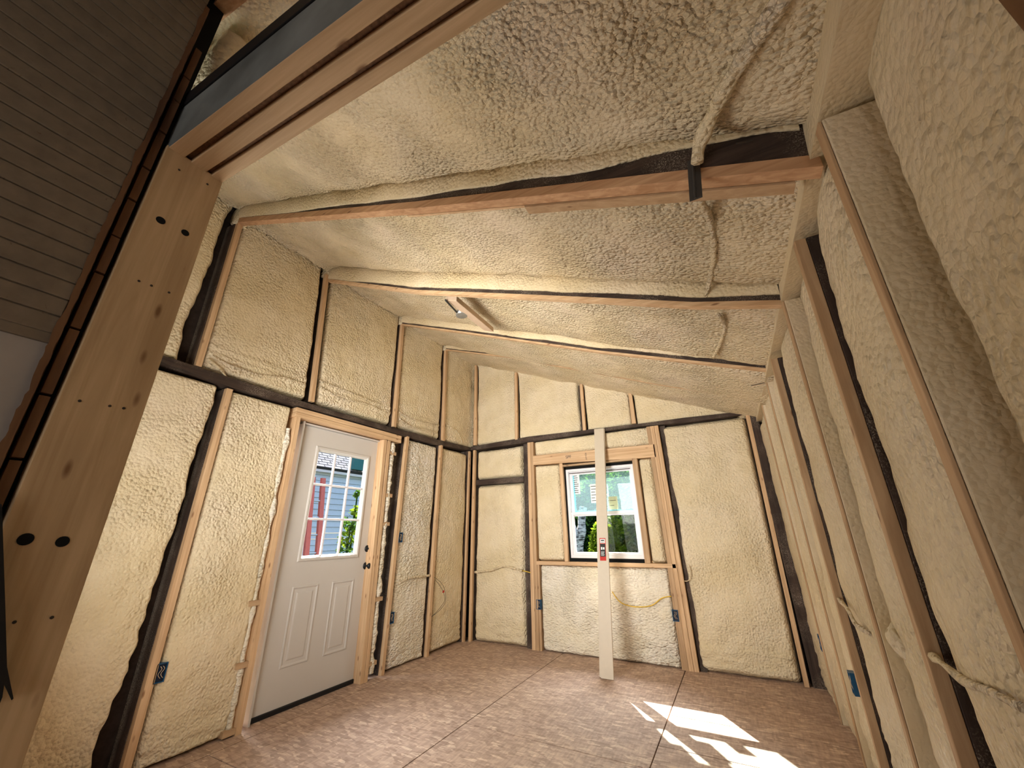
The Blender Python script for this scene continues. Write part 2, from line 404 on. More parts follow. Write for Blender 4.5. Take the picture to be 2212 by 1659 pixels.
m = MB(); m.hexa([(-.3, -5.2, zroof(-.3) + .31), (4.1, -5.2, zroof(4.1) + .31), (4.1, .32, zroof(4.1) + .31), (-.3, .32, zroof(-.3) + .31),
                  (-.3, -5.2, zroof(-.3) + .38), (4.1, -5.2, zroof(4.1) + .38), (4.1, .32, zroof(4.1) + .38), (-.3, .32, zroof(-.3) + .38)])
tag(m.build('ceiling', SHEATH), kind='structure')

# old house wall beside the opening: painted beadboard above, plaster below
XB = 2.03
skin('wall_rear', [((1.9, -8.65, 0), (5.3, -8.5, 3.6)), ], PLASTER); skin('wall_right', [((5.2, -8.5, 0), (5.3, -4.6, 3.6)), ((4.1, -4.75, 0), (5.3, -4.6, 3.6))], PLASTER)
skin('ceiling', [((1.9, -8.6, 3.55), (5.3, -5.2, 3.65))], PLASTER)
m = MB(); z = 1.745; k = 0
while z < 3.5:
    m.box((XB - .02, -8.5, z), (XB, -4.637, z + .0425)); z += .0455
m.box((XB - .04, -8.5, 1.745), (XB - .006, -4.637, 3.55))
o = m.build('wall_old_house', BEAD, bevel=.0025); tag(o, kind='structure')
o = box('wall_old_house', (XB - .04, -8.5, 0), (XB - .012, -4.63, 1.742), PLASTER, bevel=0); tag(o, kind='structure')
tag(box('trim_1', (XB - .03, -8.5, 1.722), (XB - .004, -4.634, 1.752), BEAD), kind='structure')

# ================================================================ OPENING: post and laminated header
t = thing('opening_post', (XB, -4.51, 0), 'wide pale pine post at left side of the wall opening, full height', 'post')
o = MB().hexa(quad_up(XB - .05, -4.59, XB + .0, -4.437, 0, 2.418)).build('post_board', wood('post_pine', 2, (.46, .315, .17), (.64, .46, .275), grain=24), t, bevel=.002)
holes = [((347, 476), .011), ((400, 503), .010), ((55, 1165), .012), ((135, 1170), .011)]
for (p, r) in holes:
    q = at(*p, 0, XB); MB().tube([q + Vector((-.01, 0, 0)), q + Vector((.0012, 0, 0))], r, 18).build('bolt_hole', BLACKV, t)
for p in [(172, 866), (237, 877), (267, 882), (300, 607), (327, 617), (365, 632), (387, 367), (448, 398), (112, 1334), (31, 1344)]:
    q = at(*p, 0, XB); MB().tube([q + Vector((-.005, 0, 0)), q + Vector((.001, 0, 0))], .0032, 10).build('nail_head', STEEL, t)
# cut edge of the old wall between post and beadboard
t = thing('cut_wall_edge', (XB, -4.62, 0), 'ragged dark strip of cut brown lath between post and beadboard', 'lath strip')
m = MB(); z = .3
while z < 2.75:
    h = random.uniform(.11, .17)
    m.box((XB - .03, -4.618, z + .003), (XB - .006 - random.random() * .004, -4.600, z + h - .003)); z += h
m.build('lath_blocks', LATH, t, bevel=.001)
vs = []; fs = []; K = 240
for i in range(K + 1):
    zz = .3 + 2.75 * i / K; e = -4.640 + .006 * noise.noise(Vector((zz * 14, 2, 0))) + .003 * noise.noise(Vector((zz * 60, 7, 0)))
    vs += [(XB + .002, e, zz), (XB + .002, -4.628 + .003 * noise.noise(Vector((zz * 30, 0, 0))), zz), (XB - .025, -4.622, zz)]
for i in range(K): a = i * 3; fs += [(a, a + 1, a + 4, a + 3), (a + 1, a + 2, a + 5, a + 4)]
mesh('torn_edge', vs, fs, LATH, t)
MB().box((XB - .05, -4.64, 0), (XB - .032, -4.585, 3.3)).build('dark_backing', BLACKV, t)

# header: three plies with OSB spacers, slightly askew to the wall as in the photo
D = Vector((1.086, .056, 0)).normalized(); N = Vector((-D.y, D.x, 0)); P0 = Vector((2.030, -4.438, 2.411))
t = thing('header_beam', P0, 'laminated triple-ply pine header beam over the wall opening', 'beam')
def ply(name, y0, y1, zlo, zhi, mat, zh2=None, x0=-.10, x1=2.1):
    p = []
    for zz in (zlo, zhi):
        for (s, yy) in ((x0, y0), (x1, y0), (x1, y1), (x0, y1)):
            z_ = zz
            q = P0 + D * s + N * yy; p.append((q.x, q.y, z_))
    m = MB().hexa(p)
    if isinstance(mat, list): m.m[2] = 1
    return m.build(name, mat, t, bevel=.002)
ply('ply', -.148, -.107, 2.411, 2.605, [BEAMW, plain('skylit_grey_face', (.17, .18, .175), .45, noise_amt=.35, scale=6)]); ply('spacer', -.107, -.089, 2.429, 2.58, OSBEDGE)  # grey on the front face puts cool light from behind into its colour
ply('ply', -.089, -.047, 2.411, 2.585, BEAMW); ply('spacer', -.047, -.032, 2.429, 2.58, OSBEDGE)
ply('ply', -.032, 0, 2.411, 2.585, BEAMW)
ply('top_gap_shade', -.152, .0, 2.607, 2.672, BLACK)  # black strip stands in for the shade in the gap above the plies

# ================================================================ LEFT WALL FRAMING
def stud_left(label, y_lo, y_hi, z0, z1, w=.045, fd=.042, od=.13, dark_w=.048, flip=0, part='furring_strip', top=None):
    """y_lo/y_hi: far edge of the light strip at the foot / the head; flip moves the old stud to the far side"""
    t = thing('wall_stud', (0, y_lo - w / 2, z0), label, 'stud', 'furred studs of the left wall')
    MB().hexa(quad_up(-fd, -w, 0, 0, z0, z1, 0, y_lo, 0, y_hi)).build(part, PINE[2], t, bevel=.002)
    MB().hexa(quad_up(-fd - od, -dark_w + flip, -fd - .001, flip, z0, z1, 0, y_lo, 0, y_hi)).build('old_stud', OLDL, t, bevel=.002)
    return t
stud_left('left wall stud with broad dark side, nearest to the opening post, below the plate', -3.360, -3.345, 0, 2.40)
stud_left('left wall stud just right of the white door and its shims, below the plate', -1.400, -1.325, 0, 2.42, w=.043)
stud_left('left wall stud between two bays with hanging wires, second from the far corner', -.725, -.665, 0, 2.43, w=.043)
stud_left('last left wall stud in the far corner, below the plate', -.012, .02, 0, 2.46, w=.04, fd=.03)
for lab, b, tp, z0, zt, fl in (('upper left wall stud above the plate, nearest to the opening post', -3.592, -3.600, 2.505, 3.88, 0),
                       ('upper left wall stud above the left end of the door header', -2.640, -2.728, 2.495, 3.90, .035),
                       ('upper left wall stud above the right end of the door header', -1.560, -1.585, 2.49, 3.87, 0),
                       ('upper left wall stud second from the far corner, above the plate', -.632, -.668, 2.495, 3.88, 0)):
    stud_left(lab, b, tp, z0, zt, w=.04, flip=fl)

for (yy, zz_) in ((-3.62, 3.885), (-2.725, 3.905), (-1.605, 3.875), (-.688, 3.885)):
    vs_ = []
    tag(foam('small foam cap over the upper left wall stud, ' + {-3.62: 'nearest to the opening post', -2.725: 'above the left door header end', -1.605: 'above the right door header end', -.688: 'second from the far corner'}[yy],
        [(0, yy - .04, zz_), (0, yy + .06, zz_), (0, yy + .06, 4.03), (0, yy - .04, 4.03)], (1, 0, 0), recess=.03, pillow=.02, sides='ffoo', amp=(.01, .004), seed=int(-yy * 10), name='spray_foam_patch'))
def poly_plate(name, pts, face, mat, label, cat, thick=.14):
    """strip along measured (run, z_bottom, z_top) points; face gives the two horizontal positions"""
    m = MB()
    for (a, b) in zip(pts, pts[1:]): m.hexa(face(a, b))
    o = m.build(name, mat, bevel=0); return tag(o, label, cat)
PL = [(-4.46, 2.455, 2.515), (-3.83, 2.46, 2.505), (-3.35, 2.415, 2.49), (-2.75, 2.418, 2.47), (-2.31, 2.42, 2.468), (-1.44, 2.41, 2.478), (-.79, 2.42, 2.49), (.03, 2.475, 2.522)]
poly_plate('wall_plate', PL, lambda a, b: [(-.16, a[0], a[1]), (-.004, a[0], a[1]), (-.004, b[0], b[1]), (-.16, b[0], b[1]), (-.16, a[0], a[2]), (-.004, a[0], a[2]), (-.004, b[0], b[2]), (-.16, b[0], b[2])],
           OLD[1], 'dark horizontal plate along the left wall above the door', 'plate')
PB = [(0, 2.475, 2.53), (.99, 2.485, 2.565), (1.79, 2.50, 2.55), (2.48, 2.505, 2.535), (3.03, 2.475, 2.535), (3.73, 2.48, 2.515)]
poly_plate('wall_plate', PB, lambda a, b: [(a[0], .004, a[1]), (b[0], .004, b[1]), (b[0], .16, b[1]), (a[0], .16, a[1]), (a[0], .004, a[2]), (b[0], .004, b[2]), (b[0], .16, b[2]), (a[0], .16, a[2])],
           OLD[0], 'dark horizontal plate along the back wall above the window', 'plate')

# ---------------------------------------------------------------- door
def ring(m, ax, x, u0, u1, v0, v1, prof, mi=0):
    """moulding frame: prof = list of (inset, outset along axis). ax=0: plane x, u=y ; ax=1: plane y, u=x"""
    loops = []
    for ins, out in prof:
        pts = [(u0 + ins, v0 + ins), (u1 - ins, v0 + ins), (u1 - ins, v1 - ins), (u0 + ins, v1 - ins)]
        n = len(m.v); loops.append(n)
        for (u, v) in pts: m.v.append((x + out, u, v) if ax == 0 else (u, x - out, v))
    for a, b in zip(loops, loops[1:]):
        for i in range(4): m.f.append((a + i, a + (i + 1) % 4, b + (i + 1) % 4, b + i)); m.m.append(mi)
XD = -.10
door = thing('door_1', (XD, -2.15, .03), 'white exterior door with nine-pane window and two lower panels in the left wall', 'door'); door['kind'] = 'structure'
y0, y1, zb, zt = -2.655, -1.640, .035, 2.285
gl, gr, gb, gt = -2.475, -1.812, 1.085, 2.115   # outer edge of the lite frame
m = MB()
for a, b in (((XD - .044, y0, zb), (XD, y1, gb + .03)), ((XD - .044, y0, gt - .03), (XD, y1, zt)), ((XD - .044, y0, gb + .03), (XD, gl + .03, gt - .03)), ((XD - .044, gr - .03, gb + .03), (XD, y1, gt - .03))): m.box(a, b)
m.build('door_slab', DOORW, door)
m = MB(); ring(m, 0, XD, gl, gr, gb, gt, [(0, 0), (.004, .010), (.012, .013), (.028, .012), (.036, .002), (.042, -.01), (.046, -.03)])
m.build('glazing_frame', DOORW, door, smooth=False)
GL, GR, GB, GT = gl + .045, gr - .045, gb + .045, gt - .045
m = MB()
for i in (1, 2):
    yy = GL + (GR - GL) * i / 3; m.box((XD - .028, yy - .009, GB), (XD - .004, yy + .009, GT))
    zz = GB + (GT - GB) * i / 3; m.box((XD - .0275, GL, zz - .009), (XD - .0035, GR, zz + .009))
m.build('muntin_grille', VINYL, door, bevel=.003)
box('glass', (XD - .026, GL - .01, GB - .01), (XD - .022, GR + .01, GT + .01), GLASS, door, bevel=0)
for (ya, yb) in ((-2.475, -2.222), (-2.078, -1.828)):
    m = MB(); ring(m, 0, XD, ya, yb, .298, .892, [(0, 0), (.004, .006), (.012, .007), (.022, .001), (.03, -.004), (.04, -.003), (.055, .004), (.062, .005), (.12, .005)])
    n = len(m.v); m.f.append((n - 4, n - 3, n - 2, n - 1)); m.m.append(0)
    m.build('raised_panel', DOORW, door)
def lathe(name, c, axis, prof, mat, parent, seg=28):
    axis = Vector(axis).normalized(); a = axis.orthogonal().normalized(); b = axis.cross(a); vs = []; fs = []
    for (d, r) in prof:
        for j in range(seg):
            an = 2 * PI * j / seg; vs.append(tuple(Vector(c) + axis * d + (a * math.cos(an) + b * math.sin(an)) * r))
    for i in range(len(prof) - 1):
        for j in range(seg): fs.append((i * seg + j, i * seg + (j + 1) % seg, (i + 1) * seg + (j + 1) % seg, (i + 1) * seg + j))
    fs.append(tuple(range(seg))); fs.append(tuple((len(prof) - 1) * seg + j for j in reversed(range(seg))))
    return mesh(name, vs, fs, mat, parent, smooth=True)
k1 = at(793, 1185, 0, XD); k2 = at(790, 1222, 0, XD)
lathe('deadbolt', k1, (1, 0, 0), [(0, .033), (.012, .033), (.018, .028), (.018, .012), (.03, .010), (.031, 0.001)], BLACK, door)
lathe('door_knob', k2, (1, 0, 0), [(0, .036), (.008, .036), (.014, .028), (.016, .014), (.035, .013), (.042, .024), (.055, .030), (.07, .029), (.078, .018), (.079, .001)], BLACK, door)
box('door_sweep', (XD - .05, y0, .0), (XD + .012, y1 + .01, .034), BLACK, door, bevel=.004)
box('threshold', (-.20, y0 - .03, -.01), (XD - .052, y1 + .03, .02), METAL, door)
# jamb of the door unit
box('door_jamb', (-.19, y0 - .018, 0), (-.055, y0 - .001, 2.31), DOORW, door); box('door_jamb', (-.19, y1 + .003, 0), (-.03, y1 + .030, 2.31), PINE[2], door)
box('door_head', (-.19, y0 - .018, 2.288), (-.07, y1 + .03, 2.302), DOORW, door)
for zz in (2.0, 1.2, .35): box('door_hinge', (XD - .01, y0 - .006, zz - .05), (XD + .008, y0 + .004, zz + .05), METAL, door)
# rough framing about the door
t = thing('door_framing', (0, -2.1, 0), 'pine rough framing around the white door with double header and trimmer boards', 'framing')
MB().hexa(quad_up(-.15, -2.787, 0, -2.744, 0, 2.32)).build('trimmer_stud', PINE[2], t, bevel=.002)
MB().hexa(quad_up(-.15, -1.700, -.002, -1.655, 0, 2.31, 0, 0, 0, -.02)).build('trimmer_stud', PINE[2], t, bevel=.002)
MB().hexa(quad_up(-.15, -1.652, .0, -1.612, 0, 2.31, 0, 0, 0, -.01)).build('trimmer_stud', PINE[2], t, bevel=.002)
MB().hexa(quad_up(-.15, -2.80, 0, -1.455, 2.315, 2.358)).build('header_board', PINE[1], t, bevel=.002)
MB().hexa(quad_up(-.15, -2.80, 0, -1.455, 2.360, 2.402)).build('header_board', PINE[1], t, bevel=.002)
for (px, py, l, pl) in ((1115 / 4.607 + 620, 470 / 4.607 + 880, .10, 'topmost of the four on that side'), (848, 1071, .09, 'beside the door window'), (842, 1132, .09, 'above the door knob height'), (822, 1294, .08, 'near the lower outlet'), (803, 1435, .07, 'lowest of that side')):
    q = at(px, py, 0, .0)
    o = box('shim_block', (-.09, -1.612, q.z - .018), (-.004, -1.512, q.z + .02), PALE[1]); tag(o, 'short pine shim block right of the door frame, ' + pl, 'shim')
for (py, pl) in ((1302, 'upper of two'), (1436, 'second one'), (1585, 'lowest one at the floor')):
    q = at(560 if py < 1350 else (533 if py < 1500 else 497), py, 0, 0)
    o = box('shim_block', (-.10, -2.87, q.z - .018), (-.005, -2.787, q.z + .02), PALE[1]); tag(o, 'short pine shim block left of the door frame, ' + pl, 'shim')
# foam beads in the narrow slots each side of the door
def bead_foam(label, x, ys, z0, z1, r, seed=1):
    vs = []; K = int((z1 - z0) / .02); seg = 10; fs = []
    for i in range(K + 1):
        zz = z0 + (z1 - z0) * i / K; rr = r * (.8 + .5 * noise.noise(Vector((zz * 7, seed, 0))) + .35 * noise.noise(Vector((zz * 22, seed, 3))))
        cy = ys + .012 * noise.noise(Vector((zz * 5, seed, 8)))
        for j in range(seg):
            an = 2 * PI * j / seg; vs.append((x + rr * 1.0 * math.cos(an), cy + rr * math.sin(an), zz))
    for i in range(K):
        for j in range(seg): fs.append((i * seg + j, i * seg + (j + 1) % seg, (i + 1) * seg + (j + 1) % seg, (i + 1) * seg + j))
    return tag(mesh('foam_bead', vs, fs, FOAM_R, smooth=True), label, 'spray foam')
bead_foam('lumpy cream foam bead in the slot right of the door frame', -.035, -1.566, 0.05, 2.3, .042, 4)
bead_foam('lumpy cream foam bead in the slot left of the door frame', -.035, -2.822, .02, 2.2, .026, 9)

# ---------------------------------------------------------------- left wall foam
L = (1, 0, 0)
def fl(label, ya, yb, z0, z1, ya1=None, yb1=None, z1b=None, **k):
    ya1 = ya if ya1 is None else ya1; yb1 = yb if yb1 is None else yb1; z1b = z1 if z1b is None else z1b
    return foam(label, [(0, ya, z0), (0, yb, z0), (0, yb1, z1b), (0, ya1, z1)], L, **k)
fl('foam in left wall bay beside the opening post, below the plate', -4.40, -3.415, 0, 2.42, sides='rdrr', gapf=lambda t: .075 - .018 * t, roll=(.025, .03), recess=.035, pillow=.03, seed=1)
fl('foam in left wall bay between the nearest stud and the door', -3.345, -2.80, 0, 2.41, sides='rgrr', gap=.02, roll=(.03, .05), recess=.03, pillow=.02, seed=2, mat=FOAM)
fl('foam in narrow left wall bay right of the door, with two outlet boxes', -1.372, -.79, 0, 2.41, -1.32, -.73, sides='rgrr', gap=.012, roll=(.03, .05), recess=.035, pillow=.015, seed=3, mat=FOAM_R)
fl('foam in left wall bay at the far corner with a looped dark wire', -.705, -.055, 0, 2.43, -.66, -.03, sides='rrrr', gap=.02, recess=.03, pillow=.015, seed=4, mat=FOAM)
for lab, a, b, at_, bt_, sd in (('foam in upper left wall bay beside the top of the opening post', -4.40, -3.67, -4.40, -3.665, 5),
                    ('foam in upper left wall bay above the plate left of the door', -3.59, -2.69, -3.60, -2.78, 6),
                    ('foam in upper left wall bay directly above the door', -2.605, -1.608, -2.69, -1.63, 7),
                    ('foam in upper left wall bay right of and above the door', -1.55, -.69, -1.575, -.72, 8),
                    ('foam in the last upper left wall bay at the far corner', -.625, .06, -.66, .06, 9)):
    fl(lab, a, b, 2.50, 4.03 if sd < 9 else 3.93, at_, bt_, sides=('rdro' if sd != 9 else 'roro') if sd in (5,) or sd == 9 else 'rgro', gap=.045 if sd == 5 else .012, roll=(.04, .045), recess=.035, pillow=.02, seed=sd,
       bands=((.14, .018, .012), (.20, .015, .012)) if sd in (6, 7, 8) else ())

# ================================================================ BACK WALL FRAMING
def stud_back(label, xl, xr, z0, z1, xl1=None, xr1=None, fd=.042, mat=None, group=None, cat='stud', name='wall_stud', dark=None):
    xl1 = xl if xl1 is None else xl1; xr1 = xr if xr1 is None else xr1
    t = thing(name, ((xl + xr) / 2, 0, z0), label, cat, group)
    MB().hexa([(xl, 0, z0), (xr, 0, z0), (xr, fd, z0), (xl, fd, z0), (xl1, 0, z1), (xr1, 0, z1), (xr1, fd, z1), (xl1, fd, z1)]).build('furring_strip', mat or PINE[2], t, bevel=.002)
    dl, dr = dark or (0, 0)
    MB().hexa([(xl + dl, fd + .001, z0), (xr + dr, fd + .001, z0), (xr + dr, fd + .12, z0), (xl + dl, fd + .12, z0), (xl1 + dl, fd + .001, z1), (xr1 + dr, fd + .001, z1), (xr1 + dr, fd + .12, z1), (xl1 + dl, fd + .12, z1)]).build('old_stud', OLDB, t, bevel=.002)
    return t
stud_back('back wall stud in the far left corner, floor to plate', .035, .075, 0, 2.47, .045, .085)
t = stud_back('back wall stud pair left of the window with a dark old stud showing', .948, .997, 0, 2.48, .965, 1.01, dark=(-.085, -.01))
MB().hexa(quad_up(.999, .002, 1.042, .09, 0, 2.48, 0, 0, .012, 0)).build('trimmer_stud', PALE[2], t, bevel=.002)
t = thing('window_king_studs', (2.68, 0, 0), 'three pine studs side by side right of the window, dark stud behind', 'stud')
for a, b, mt, f in ((2.588, 2.632, PALE, .006), (2.634, 2.680, PINE, .0), (2.682, 2.727, PINE, .003)):
    MB().hexa(quad_up(a, f, b, .09, 0 if a > 2.6 else .0, 2.485, .03 if a < 2.6 else .03, 0, .0, 0)).build('stud_board', mt[2], t, bevel=.002)
MB().hexa(quad_up(2.735, .044, 2.80, .16, 0, 2.48, .03, 0, 0, 0)).build('old_stud', OLD[2], t, bevel=.002)
t = stud_back('last back wall stud in the right corner beside the dark corner post', 3.603, 3.640, 0, 2.49, 3.650, 3.688, dark=(0, .012))
# upper studs
for lab, x0, x1, x0t, x1t, dk in (('upper back wall stud in the far left corner above the plate', .045, .10, .037, .074, None), ('upper back wall stud second from the far left corner', .766, .811, .777, .817, None),
                          ('upper back wall stud with a dark gap on its left, above the window', 1.787, 1.826, 1.792, 1.833, (-.03, -.01)), ('rightmost upper back wall stud, shortest of the four', 2.424, 2.475, 2.43, 2.469, None)):
    zt = 3.895 - .385 * x0t - .005
    stud_back(lab, x0, x1, 2.545, zt, x0t, x1t, dark=dk)
box_ = MB().hexa([(.09, .035, 1.955), (.875, .035, 1.945), (.875, .15, 1.945), (.09, .15, 1.955), (.09, .035, 2.03), (.875, .035, 2.022), (.875, .15, 2.022), (.09, .15, 2.03)])
tag(box_.build('blocking', OLD[0]), 'dark horizontal block between studs left of the window', 'blocking')

# window framing
t = thing('window_framing', (1.9, 0, .92), 'pine rough framing around the window with wide header and sill board', 'framing')
hd = MB().hexa([(1.045, .0, 2.162), (2.655, .0, 2.108), (2.655, .09, 2.108), (1.045, .09, 2.162), (1.045, .0, 2.286), (2.655, .0, 2.262), (2.655, .09, 2.262), (1.045, .09, 2.286)]).build('header_board', PINE[0], t, bevel=.002)
MB().box((1.0435, .0, .918), (2.69, .10, .960)).build('sill_board', PINE[0], t, bevel=.002)
MB().hexa(quad_up(1.425, .0, 1.470, .14, .962, 2.145)).build('trimmer_stud', PINE[2], t, bevel=.002)
MB().hexa(quad_up(2.372, .0, 2.432, .14, .962, 2.115)).build('trimmer_stud', PALE[2], t, bevel=.002)
MB().hexa(quad_up(1.47, .0, 2.372, .14, 2.100, 2.122)).build('head_board', PALE[0], t, bevel=.002)
MB().box((1.0435, .01, 0), (1.075, .09, .917)).build('cripple_stud', PALE[2], t, bevel=.002)
MB().box((2.60, .01, 0), (2.655, .09, .917)).build('cripple_stud', PALE[2], t, bevel=.002)
def text(s, p, size, mat, parent, rot=(PI / 2, 0, 0), ext=.0004, sx=1):
    cu = bpy.data.curves.new('txt', 'FONT'); cu.body = s; cu.size = size; cu.extrude = ext; cu.align_x = 'CENTER'
    tmp = bpy.data.objects.new('txt', cu); C.objects.link(tmp); dg = bpy.context.evaluated_depsgraph_get()
    me = bpy.data.meshes.new_from_object(tmp.evaluated_get(dg)); bpy.data.objects.remove(tmp)
    o = bpy.data.objects.new('printed_stamp', me); C.objects.link(o); me.materials.clear(); me.materials.append(mat)
    o.location = Vector(p) - wloc(parent); o.rotation_euler = rot; o.scale = (sx, 1, 1); o.parent = parent; return o
q = at(1228, 990, 1, -.001); text('SPF', q, .055, PRINT, t, sx=1.0)
q = at(1264, 986, 1, -.001); text('KD-HT', q, .03, PRINT, t, rot=(PI / 2, PI / 2, 0))

# window
XW0, XW1, ZW0, ZW1 = 1.492, 2.368, 1.0, 2.062; YW = .05
win = thing('window_1', (1.93, YW, ZW0), 'white vinyl double-hung window with labels on the upper glass, in the back wall', 'window'); win['kind'] = 'structure'
m = MB(); ring(m, 1, YW, XW0, XW1, ZW0, ZW1, [(-.0, -.08), (0, 0), (.012, .004), (.03, .004), (.034, -.012), (.034, -.08)])
m.build('window_frame', VINYL, win)
zm = 1.515
def sash(name, y, z0, z1, rails, glass, gname):
    m = MB(); ring(m, 1, y, XW0 + .030, XW1 - .030, z0, z1, [(0, -.03), (0, 0), (rails - .006, .002), (rails, -.012), (rails, -.03)])
    o = m.build(name, VINYL, win)
    MB().box((XW0 + .028 + rails, y + .012, z0 + rails - .002), (XW1 - .028 - rails, y + .015, z1 - rails + .002)).build(gname, glass, o); return o
us = sash('upper_sash', YW + .045, zm - .035, ZW1 - .03, .040, GLASS_F, 'glass'); ls = sash('lower_sash', YW + .012, ZW0 + .03, zm + .012, .036, GLASS, 'glass')
MB().box((XW0 + .045, YW + .004, ZW1 - .056), (XW1 - .045, YW + .010, ZW1 - .046)).build('dark_top_groove', STEEL, win)
MB().box((1.472, YW - .004, ZW0), (XW0 - .001, YW + .07, 2.094)).box((1.472, YW - .004, ZW1 + .001), (2.371, YW + .07, 2.094)).box((1.47, YW, .962), (2.372, YW + .08, ZW0 - .001)).build('black_gap', BLACKV, win)
CYAN = plain('cyan_film', (.25, .68, .80), .4)
MB().box((XW0 + .072, YW + .054, zm + .004), (XW0 + .092, YW + .056, ZW1 - .075)).box((XW0 + .0925, YW + .054, zm + .004), (XW1 - .072, YW + .056, zm + .026)).build('cyan_edge_film', CYAN, us)
def paper(px0, py0, px1, py1, mat, nm, lines=8):
    a = at(px0, py0, 1, YW + .054); b = at(px1, py1, 1, YW + .054)
    o = MB().box((a.x, YW + .0545, b.z), (b.x, YW + .0555, a.z)).build(nm, mat, us)
    m = MB(); hh = a.z - b.z
    for i in range(lines):
        z = a.z - hh * (i + .8) / (lines + .6); ww = (b.x - a.x) * random.uniform(.4, .8); m.box((a.x + (b.x - a.x) * .1, YW + .0535, z - hh * .02), (a.x + (b.x - a.x) * .1 + ww, YW + .0542, z + hh * .012))
    m.build('printed_lines', PRINT, win)
paper(1237, 1025, 1254, 1067, PAPER, 'glass_label', 9); paper(1274, 1046, 1294, 1086, PAPER, 'glass_label', 6)
paper(1314, 1073, 1336, 1100, YPAPER, 'glass_label', 2)

# back wall foam
B = (0, -1, 0)
def fb(label, xa, xb, z0, z1, xa1=None, xb1=None, z1b=None, z0b=None, **k):
    xa1 = xa if xa1 is None else xa1; xb1 = xb if xb1 is None else xb1; z1b = z1 if z1b is None else z1b; z0b = z0 if z0b is None else z0b
    return foam(label, [(xa, 0, z0), (xb, 0, z0b), (xb1, 0, z1b), (xa1, 0, z1)], B, **k)
fb('tall foam bay of the back wall between far corner and dark stud', .082, .872, 0, 1.95, .09, .872, sides='rgrr', recess=.04, gap=.02, seed=11, mat=FOAM, roll=(.05, .05), bands=((1.0, .015, .016),))
fb('small upper foam bay of the back wall left of the window, above the dark block', .092, .872, 2.03, 2.475, sides='rgrg', recess=.04, gap=.02, seed=12, roll=(.04, .04))
fb('wide rippled foam panel under the window', 1.078, 2.60, 0, .915, sides='rrrr', recess=.02, gap=.01, seed=13, mat=FOAM_R, roll=(.03, .03), pillow=.012, amp=(.016, .010))
fb('low strip of foam above the window header', 1.055, 2.655, 2.288, 2.49, z0b=2.266, z1b=2.495, sides='rrrr', recess=.02, gap=.01, seed=14, roll=(.03, .03), pillow=.006)
fb('narrow foam strip left of the window', 1.045, 1.424, .962, 2.16, sides='rrrr', recess=.03, seed=15, roll=(.03, .04), z1b=2.148)
fb('narrow foam strip right of the window', 2.433, 2.60, .962, 2.115, sides='rrrr', recess=.03, seed=16, roll=(.03, .04))
fb('large smooth foam bay at the right end of the back wall', 2.762, 3.600, 0, 2.475, 2.745, 3.648, sides='grrr', recess=.03, gap=.018, seed=17, roll=(.05, .05), bands=((.20, .02, .006),))
def zbt(x): return 3.90 - .385 * x
for lab, a, b, sd, sides in (('first upper foam bay of the back wall at the far left corner', .08, .770, 18, 'rrro'), ('second upper foam bay of the back wall', .815, 1.76, 19, 'rgro'),
                      ('third upper foam bay of the back wall, above the window', 1.83, 2.427, 20, 'rrro'), ('triangular last upper foam bay of the back wall at the right', 2.472, 3.73, 21, 'rrro')):
    fb(lab, a, b, 2.54 if a < 2 else 2.525, zbt(a), z1b=zbt(b), z0b=2.54 if a < 2 else 2.51, sides=sides, recess=.035, gap=.02, seed=sd, roll=(.03, .04), pillow=.012)

# ================================================================ RIGHT WALL FRAMING
RL = [('right wall stud nearest to the camera, its broad side coated with foam', -3.755, -3.655, 1), ('right wall stud second from the camera with a dark stripe and clean brown side', -3.232, -3.155, 0),
      ('right wall stud third from the camera, side coated with foam', -2.755, -2.665, 1), ('right wall stud fourth from the camera with brown side and thin dark stripe', -1.985, -1.92, 0),
      ('right wall stud fifth from the camera, cream coated', -1.50, -1.415, 1), ('right wall stud sixth from the camera, farthest before the corner', -.848, -.78, 1)]
for lab, ytop, ymid, coat in RL:
    ytop, ymid = ytop - .036, ymid - .036; yb = ymid + (ymid - ytop) * 1.2 if ytop > -3.75 else ymid + .03
    t = thing('wall_stud', (XR, ymid, 0), lab, 'stud', 'studs of the right wall')
    z1 = 2.325
    FD = .008 if coat else .036
    # visible (camera) side of the stud is its -y side; the front edge sits at x = XR
    MB().hexa([(XR, yb - .0, 0), (XR + FD, yb, 0), (XR + FD, yb + .036, 0), (XR, yb + .036, 0), (XR, ytop, z1), (XR + FD, ytop, z1), (XR + FD, ytop + .036, z1), (XR, ytop + .036, z1)]).build('furring_strip', PALE[2], t, bevel=.002)
    mt = FOAM_T if coat else OLDR; F2 = FD + .001
    MB().hexa([(XR + F2, yb - (.004 if coat else 0), 0), (XR + .17, yb, 0), (XR + .17, yb + .036, 0), (XR + F2, yb + .036, 0), (XR + F2, ytop - (.004 if coat else 0), z1), (XR + .17, ytop, z1), (XR + .17, ytop + .036, z1), (XR + F2, ytop + .036, z1)]).build('foam_coated_stud' if coat else 'old_stud', mt, t, bevel=.003)
t = MB().box((XR - .062, .004, 0), (XR + .03, .16, 2.47)).build('corner_post', OLD[2]); tag(t, 'dark old post in the right back corner', 'post')
t = MB().hexa([(XR + .006, -4.62, 2.330), (XR + .17, -4.62, 2.330), (XR + .17, .1, 2.385), (XR + .006, .1, 2.385), (XR + .030, -4.62, 2.56), (XR + .17, -4.62, 2.56), (XR + .17, .1, 2.56), (XR + .030, .1, 2.56)]).build('wall_plate', FOAM_T)
tag(t, 'foam-coated top plate of the right wall under the low end of the rafters', 'plate')
def fr(label, ya, yb, ya1, yb1, **k):   # ya near the camera, yb far
    return foam(label, [(XR, yb, 0), (XR, ya, 0), (XR, ya1, 2.345), (XR, yb1, 2.36)], (-1, 0, 0), mat=FOAM_W, **k)
